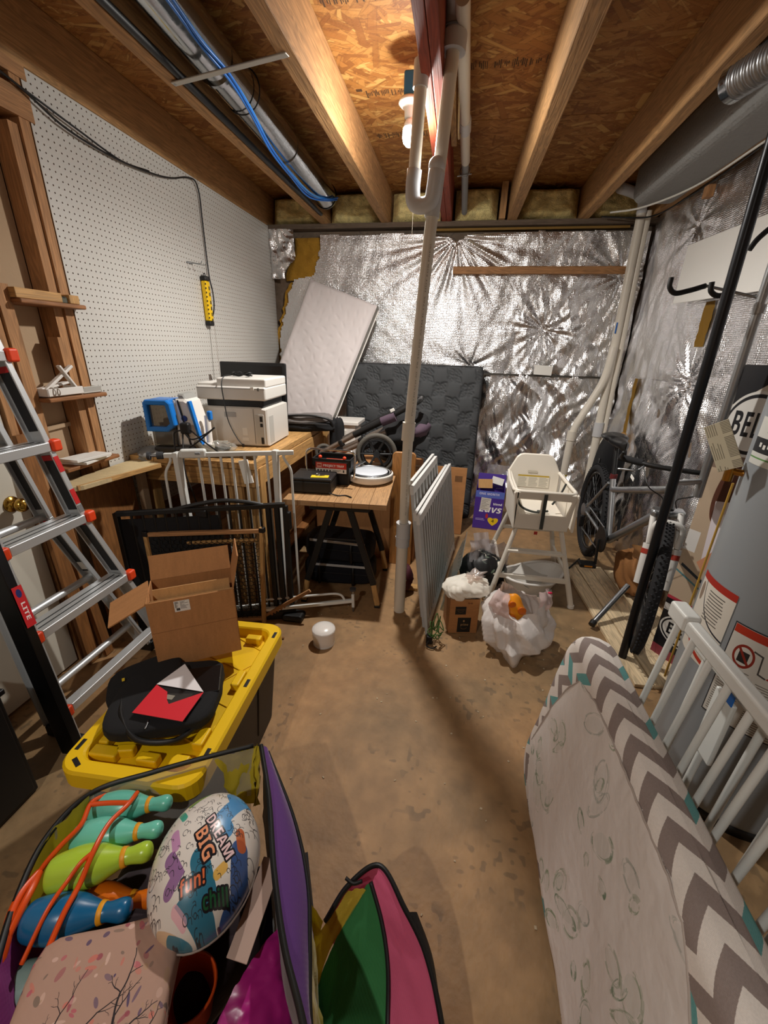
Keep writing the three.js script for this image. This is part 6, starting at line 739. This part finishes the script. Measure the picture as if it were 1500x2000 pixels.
{ // printed play ball
  const art = ctex(1024, 1024, (x, w, h) => { x.fillStyle = '#d8d0c8'; x.fillRect(0, 0, w, h); const sw = (c, a, pts, lw) => { x.globalAlpha = a; x.strokeStyle = c; x.lineWidth = lw; x.lineCap = 'round'; x.beginPath(); x.moveTo(pts[0], pts[1]); for (let i = 2; i < pts.length; i += 2) x.lineTo(pts[i], pts[i + 1]); x.stroke(); x.globalAlpha = 1; };
    sw('#17607c', .9, [560, 640, 640, 760, 560, 820, 660, 880], 130); sw('#1d3f7a', .9, [820, 560, 860, 760, 780, 900], 110); sw('#3f86bd', .9, [660, 180, 720, 260, 640, 420, 690, 470], 120); sw('#5aa3d4', .9, [700, 170, 780, 230], 70); sw('#7a4a86', .8, [330, 620, 420, 700, 380, 760], 80); sw('#b06aa8', .7, [300, 480, 350, 560], 60); sw('#2b7a4a', .9, [330, 260, 420, 170], 60); sw('#2f9a84', .9, [280, 330, 330, 380], 46); sw('#b8501e', .9, [800, 470, 830, 540], 60); sw('#d9a13a', .8, [700, 700, 740, 660], 50); sw('#c9a37a', .8, [320, 900, 480, 940], 60); sw('#e3a0b0', .7, [450, 840, 520, 880], 50); sw('#17607c', .8, [420, 930, 600, 960], 60);
    x.strokeStyle = '#1b1b22'; x.lineWidth = 4; for (let i = 0; i < 150; i++) { const cx = rr(160, 900), cy2 = rr(120, 960), r = rr(8, 30); x.globalAlpha = .75; x.beginPath(); x.arc(cx, cy2, r, rnd() * 6, rnd() * 6 + 3); x.stroke(); x.beginPath(); x.moveTo(cx + r, cy2); x.quadraticCurveTo(cx + r * 2, cy2 - r, cx + r * 2.4, cy2 + r * .6); x.stroke(); } x.globalAlpha = 1;
    const word = (s, px, py, size, fill, rot) => { x.save(); x.translate(px, py); x.rotate(rot); x.font = `bold ${size}px sans-serif`; x.lineWidth = size * .22; x.strokeStyle = '#15131a'; x.lineJoin = 'round'; x.strokeText(s, 0, 0); x.fillStyle = fill; x.fillText(s, 0, 0); x.restore(); };
    word('DREAM', 520, 420, 92, '#e7c4c4', .75); word('BIG', 470, 500, 120, '#e0926a', .9); word('fun!', 470, 800, 92, '#d9693a', -.35); word('chill', 640, 840, 84, '#15502e', -.3); });
  const t = thing('printed_ball', 'white oval play ball covered in colourful doodles and DREAM BIG', 'ball', [-.437, .425, -.465], .25);
  const g = blob(.105, .1, .135, d => 1, 56, 36); const p = g.attributes.position, uv = g.attributes.uv; for (let i = 0; i < p.count; i++) uv.setXY(i, .5 + p.getX(i) / .23 * .88, .5 - p.getZ(i) / .29 * .88); part('skin', g, phys(0xffffff, .3, { map: art, clearcoat: .35 }), t); part('seam', sweep(Array.from({ length: 48 }, (_, i) => V(Math.cos(i / 48 * 6.283) * .1056, -.012, Math.sin(i / 48 * 6.283) * .1356)), .0022, 6, true), mat(0x8c7c74, .5), t);
}
{ // cushion printed with branches
  const art = ctex(1024, 1024, (x, w, h) => { x.fillStyle = '#a98675'; x.fillRect(0, 0, w, h); for (let i = 0; i < 150; i++) { x.save(); x.translate(rnd() * w, rnd() * h); x.rotate(rnd() * 6); x.globalAlpha = rr(.35, .85); x.fillStyle = ['#8f3f4c', '#c26a5c', '#a8876a', '#d0ada0', '#6a5a50', '#b04a5a', '#3f3058'][i % 7]; x.beginPath(); x.ellipse(0, 0, rr(8, 40), rr(6, 20), 0, 0, 7); x.fill(); x.restore(); } x.globalAlpha = 1; x.strokeStyle = '#241a1c'; x.lineCap = 'round'; const br = (px, py, a, l, wd, d) => { const qx = px + Math.cos(a) * l, qy = py + Math.sin(a) * l; x.lineWidth = wd; x.beginPath(); x.moveTo(px, py); x.quadraticCurveTo((px + qx) / 2 + rr(-12, 12), (py + qy) / 2, qx, qy); x.stroke(); if (d > 0) { br(qx, qy, a + rr(-.35, .35), l * .82, wd * .78, d - 1); if (rnd() < .85) br(qx, qy, a + (rnd() < .5 ? 1 : -1) * rr(.6, 1.1), l * .5, wd * .5, d - 1); } }; br(740, 960, -1.5, 180, 24, 6); br(330, 960, -1.62, 170, 16, 6); br(560, 900, -1.2, 100, 9, 5); br(420, 600, -.6, 110, 9, 4); });
  const t = thing('printed_cushion', 'dusty pink cushion printed with dark branches', 'cushion', [-.505, .4, -.225], .38);
  const g = blob(.12, .035, .13, d => 1 / Math.pow(Math.abs(d[0]) ** 7 + Math.abs(d[2]) ** 7 + Math.abs(d[1]) ** 3, 1 / 5.5), 48, 24); const p = g.attributes.position, uv = g.attributes.uv; for (let i = 0; i < p.count; i++) uv.setXY(i, .5 + p.getX(i) / .27, .5 - p.getZ(i) / .29); part('cover', g, mat(0xffffff, .8, { map: art, bumpMap: T.weave, bumpScale: .0004 }), t); part('piping', sweep(rpoly(.235, .255, .05, 6).map(([x, z]) => V(x, -.004, z)), .004, 6, true), mat(0x8c6f64, .8), t);
}
{ const t = thing('orange_cup', 'dark orange toy cup under the printed ball', 'cup', [-.41, .2, -.33]); part('wall', lt([[.03, 0], [.05, .1], [.052, .102], [.047, .1], [.028, .004], [0, .003]]), mat(0xb8420e, .45), t); part('rim', ring([0, .101, 0], .05, .003, [0, 1, 0], 30, 6), mat(0xb8420e, .45), t); }
solo('cream_card', 'stiff cream card tucked beside the purple side of the bin', 'card', bar([-.325, .345, -.365], [-.315, .385, -.52], .003, .05, [-.3, 1, .1]), mat(0xb3978a, .7));
solo('satin_cape', 'shiny magenta satin cape spilling inside the toy bin', 'cape', ruled([[-.262, .3, -.475], [-.3, .31, -.4], [-.325, .3, -.335], [-.335, .28, -.26]], [[-.25, .22, -.455], [-.228, .24, -.4], [-.205, .24, -.34], [-.18, .22, -.26]], 40, 24, .02, .014, 6), phys(0xa01a70, .32, { sheen: .6, sheenColor: new THREE.Color(0xff8ad0) }));
// ---------- foreground: mattress in a chevron sheet ----------
{
  const t = thing('chevron_mattress', 'crib mattress in grey and teal chevron sheet leaning on edge', 'mattress', [.345, .018, 0]); const th = 8 * Math.PI / 180, up = V(Math.sin(th), Math.cos(th), 0), tx = V(Math.cos(th), -Math.sin(th), 0), L0 = -1.19, L1 = .2, H = .645, TH = .115, R = .05;
  const g = new THREE.BoxGeometry(L1 - L0, H, TH, 220, 104, 20), p = g.attributes.position, uv = g.attributes.uv, loc = [];
  for (let i = 0; i < p.count; i++) { let l = p.getX(i), h = p.getY(i), w = p.getZ(i); // w=+TH/2 is the side facing the room
    // round the corners of the outline, then the edges
    const hl = (L1 - L0) / 2, hh = H / 2, C = .11, dl = Math.abs(l) - (hl - C), dh = Math.abs(h) - (hh - C); if (dl > 0 && dh > 0) { const m = Math.hypot(dl, dh), k = C / Math.max(m, 1e-6), q = Math.max(dl, dh) / C; const s = q * k; l = Math.sign(l) * (hl - C + dl * s); h = Math.sign(h) * (hh - C + dh * s); }
    const ex0 = Math.max(0, Math.abs(l) > hl - C && Math.abs(h) > hh - C ? Math.hypot(Math.abs(l) - (hl - C), Math.abs(h) - (hh - C)) - C + R : Math.max(Math.abs(l) - hl + R, Math.abs(h) - hh + R)) / R; const f = Math.sqrt(Math.max(0, 1 - Math.min(1, ex0) ** 2)); const wmax = (TH / 2 - R) + R * Math.max(f, 0); let ww = w; if (Math.abs(w) > wmax) ww = Math.sign(w) * wmax; else if (ex0 > .98) ww = w * 1;
    const A = l + (L0 + L1) / 2, B = h + H / 2; const bump = w > TH / 2 - .001 ? .009 * (fbm(A * 7, B * 7, 3, 3) - .5) + .004 * (crease(A * 9, B * 5, 4) - .4) : .004 * (fbm(A * 8, B * 8 + w * 8, 6, 2) - .5);
    loc.push([A, B, ww, Math.min(1, ex0)]); const P = up.clone().multiplyScalar(B).addScaledVector(tx, TH / 2 - ww - bump); p.setXYZ(i, P.x, P.y, P.z + A); }
  const top = A => { const K = [[-1.13, .15], [-1.1, .33], [-1.05, .49], [-1.0, .565], [-.9, .592], [-.79, .6], [-.61, .603], [-.5, .607], [-.41, .585], [-.33, .51], [-.2, .5], [.1, .5], [.2, .4]]; if (A < K[0][0]) return -1; for (let i = 1; i < K.length; i++) if (A < K[i][0]) return lerp(K[i - 1][1], K[i][1], (A - K[i - 1][0]) / (K[i][0] - K[i - 1][0])) + .0012 * Math.sin(A * 160) + (A > -.45 ? .03 * (vn(A * 22, 3) - .5) : 0); return .4; }, bot = A => A < -1.04 ? lerp(.15, .05, clamp((A + 1.13) / .09)) : .03 + .03 * vn(A * 14, 7);
  const idx = g.index.array, a = [], b = []; for (let k = 0; k < idx.length; k += 3) { let cA = 0, cB = 0, cw = 9; for (let q = 0; q < 3; q++) { const [A, B, w] = loc[idx[k + q]]; cA += A / 3; cB += B / 3; } const side = Math.floor(k / 6) ; const z = [0, 1, 2].every(q => loc[idx[k + q]][2] > .006 + 0 && g.attributes.normal.getZ(idx[k + q]) > .9); (z && cB < top(cA) && cB > bot(cA) ? a : b).push(idx[k], idx[k + 1], idx[k + 2]); }
  for (let i = 0; i < p.count; i++) { // print follows the cloth round the edges
    const [A, B, w, e] = loc[i], nz = g.attributes.normal.getZ(i), ny = g.attributes.normal.getY(i), nx = g.attributes.normal.getX(i), q = H - R, s0 = q + R * 1.5708, as = Math.asin(e);
    const f = B > q && nz > .5 ? q + R * as : B > q && nz < -.5 ? s0 + TH - 2 * R + R * (1.5708 - as) : ny > .5 ? s0 + (TH / 2 - R - w) : nz < -.5 ? s0 + TH - 2 * R + R * 1.5708 + q - B : B; uv.setXY(i, A + (Math.abs(nx) > .5 ? -w : 0), f); }
  const mk = ix => { const q = new THREE.BufferGeometry(); q.setAttribute('position', p.clone()); q.setAttribute('uv', uv.clone()); q.setIndex(ix); let r = q.toNonIndexed(); r.computeVertexNormals(); q.computeVertexNormals(); return q.toNonIndexed(); };
  const chev = dtex(512, 512, (u, v) => { const P = 8, Q = 4, tri = Math.abs(((v * Q) % 1) - .5) * 2, w = u * P + tri * 1.15, k = Math.floor(w), par = ((k % 2) + 2) % 2, kk = ((k % P) + P) % P, cell = Math.floor(v * Q * 2) % (Q * 2); const n = 10 * (vn(u * 256, v * 256, 3, 256, 256) - .5); if (par) return [238 + n, 231 + n, 224 + n]; return (kk * 3 + cell * 5) % 13 < 3 ? [108 + n, 172 + n, 172 + n] : [150 + n, 136 + n, 131 + n]; });
  part('fitted_sheet', mk(b), mat(0xffffff, .85, { map: rep(chev, .36, .37), bumpMap: rep(T.weave, .05), bumpScale: .0004 }), t);
  const padT = ctex(1024, 1024, (x, w, h) => { x.fillStyle = '#ece7e3'; x.fillRect(0, 0, w, h); for (let i = 0; i < 30; i++) { const cx = rnd() * w, cy2 = rnd() * h, r = rr(24, 74), e = rr(.5, 1.5), a0 = rnd() * 6, col = ['#6f8a66', '#8a9c84', '#5f7d62', '#8c9a92'][i % 4]; for (const ox of [-w, 0, w]) for (const oy of [-h, 0, h]) { if (cx + ox < -150 || cx + ox > w + 150 || cy2 + oy < -150 || cy2 + oy > h + 150) continue; x.save(); x.translate(cx + ox, cy2 + oy); x.rotate(a0); x.scale(e, 1 / e); for (let k = 0; k < 22; k++) { const q = k * 77 + i; x.globalAlpha = .14 + .3 * hsh(q, 1); x.strokeStyle = col; x.lineWidth = 2 + 24 * hsh(q, 2) * hsh(q, 8) * hsh(q, 9); x.beginPath(); x.arc(8 * (hsh(q, 3) - .5), 8 * (hsh(q, 4) - .5), r * (.8 + .3 * hsh(q, 5)), 5 * hsh(q, 6), 5 * hsh(q, 6) + .3 + 1.1 * hsh(q, 7)); x.stroke(); } x.globalAlpha = .07; x.fillStyle = col; x.beginPath(); x.ellipse(0, 0, r * .8, r * .7, 0, 0, 7); x.fill(); x.restore(); } } x.globalAlpha = 1; });
  part('mattress_pad', mk(a), mat(0xffffff, .7, { map: rep(padT, .55), bumpMap: rep(T.noise, .5), bumpScale: .002 }), t);
  const edge = []; for (let A = -1.128; A < .18; A += .012) edge.push(up.clone().multiplyScalar(top(A)).addScaledVector(tx, -.001).add(V(0, 0, A))); part('elastic_edge', sweep(edge, .0026, 6), mat(0xb8aca4, .8), t);
}
scene.traverse(o => { if (o.isMesh) o.castShadow = o.receiveShadow = true; });
renderer.render(scene, camera);
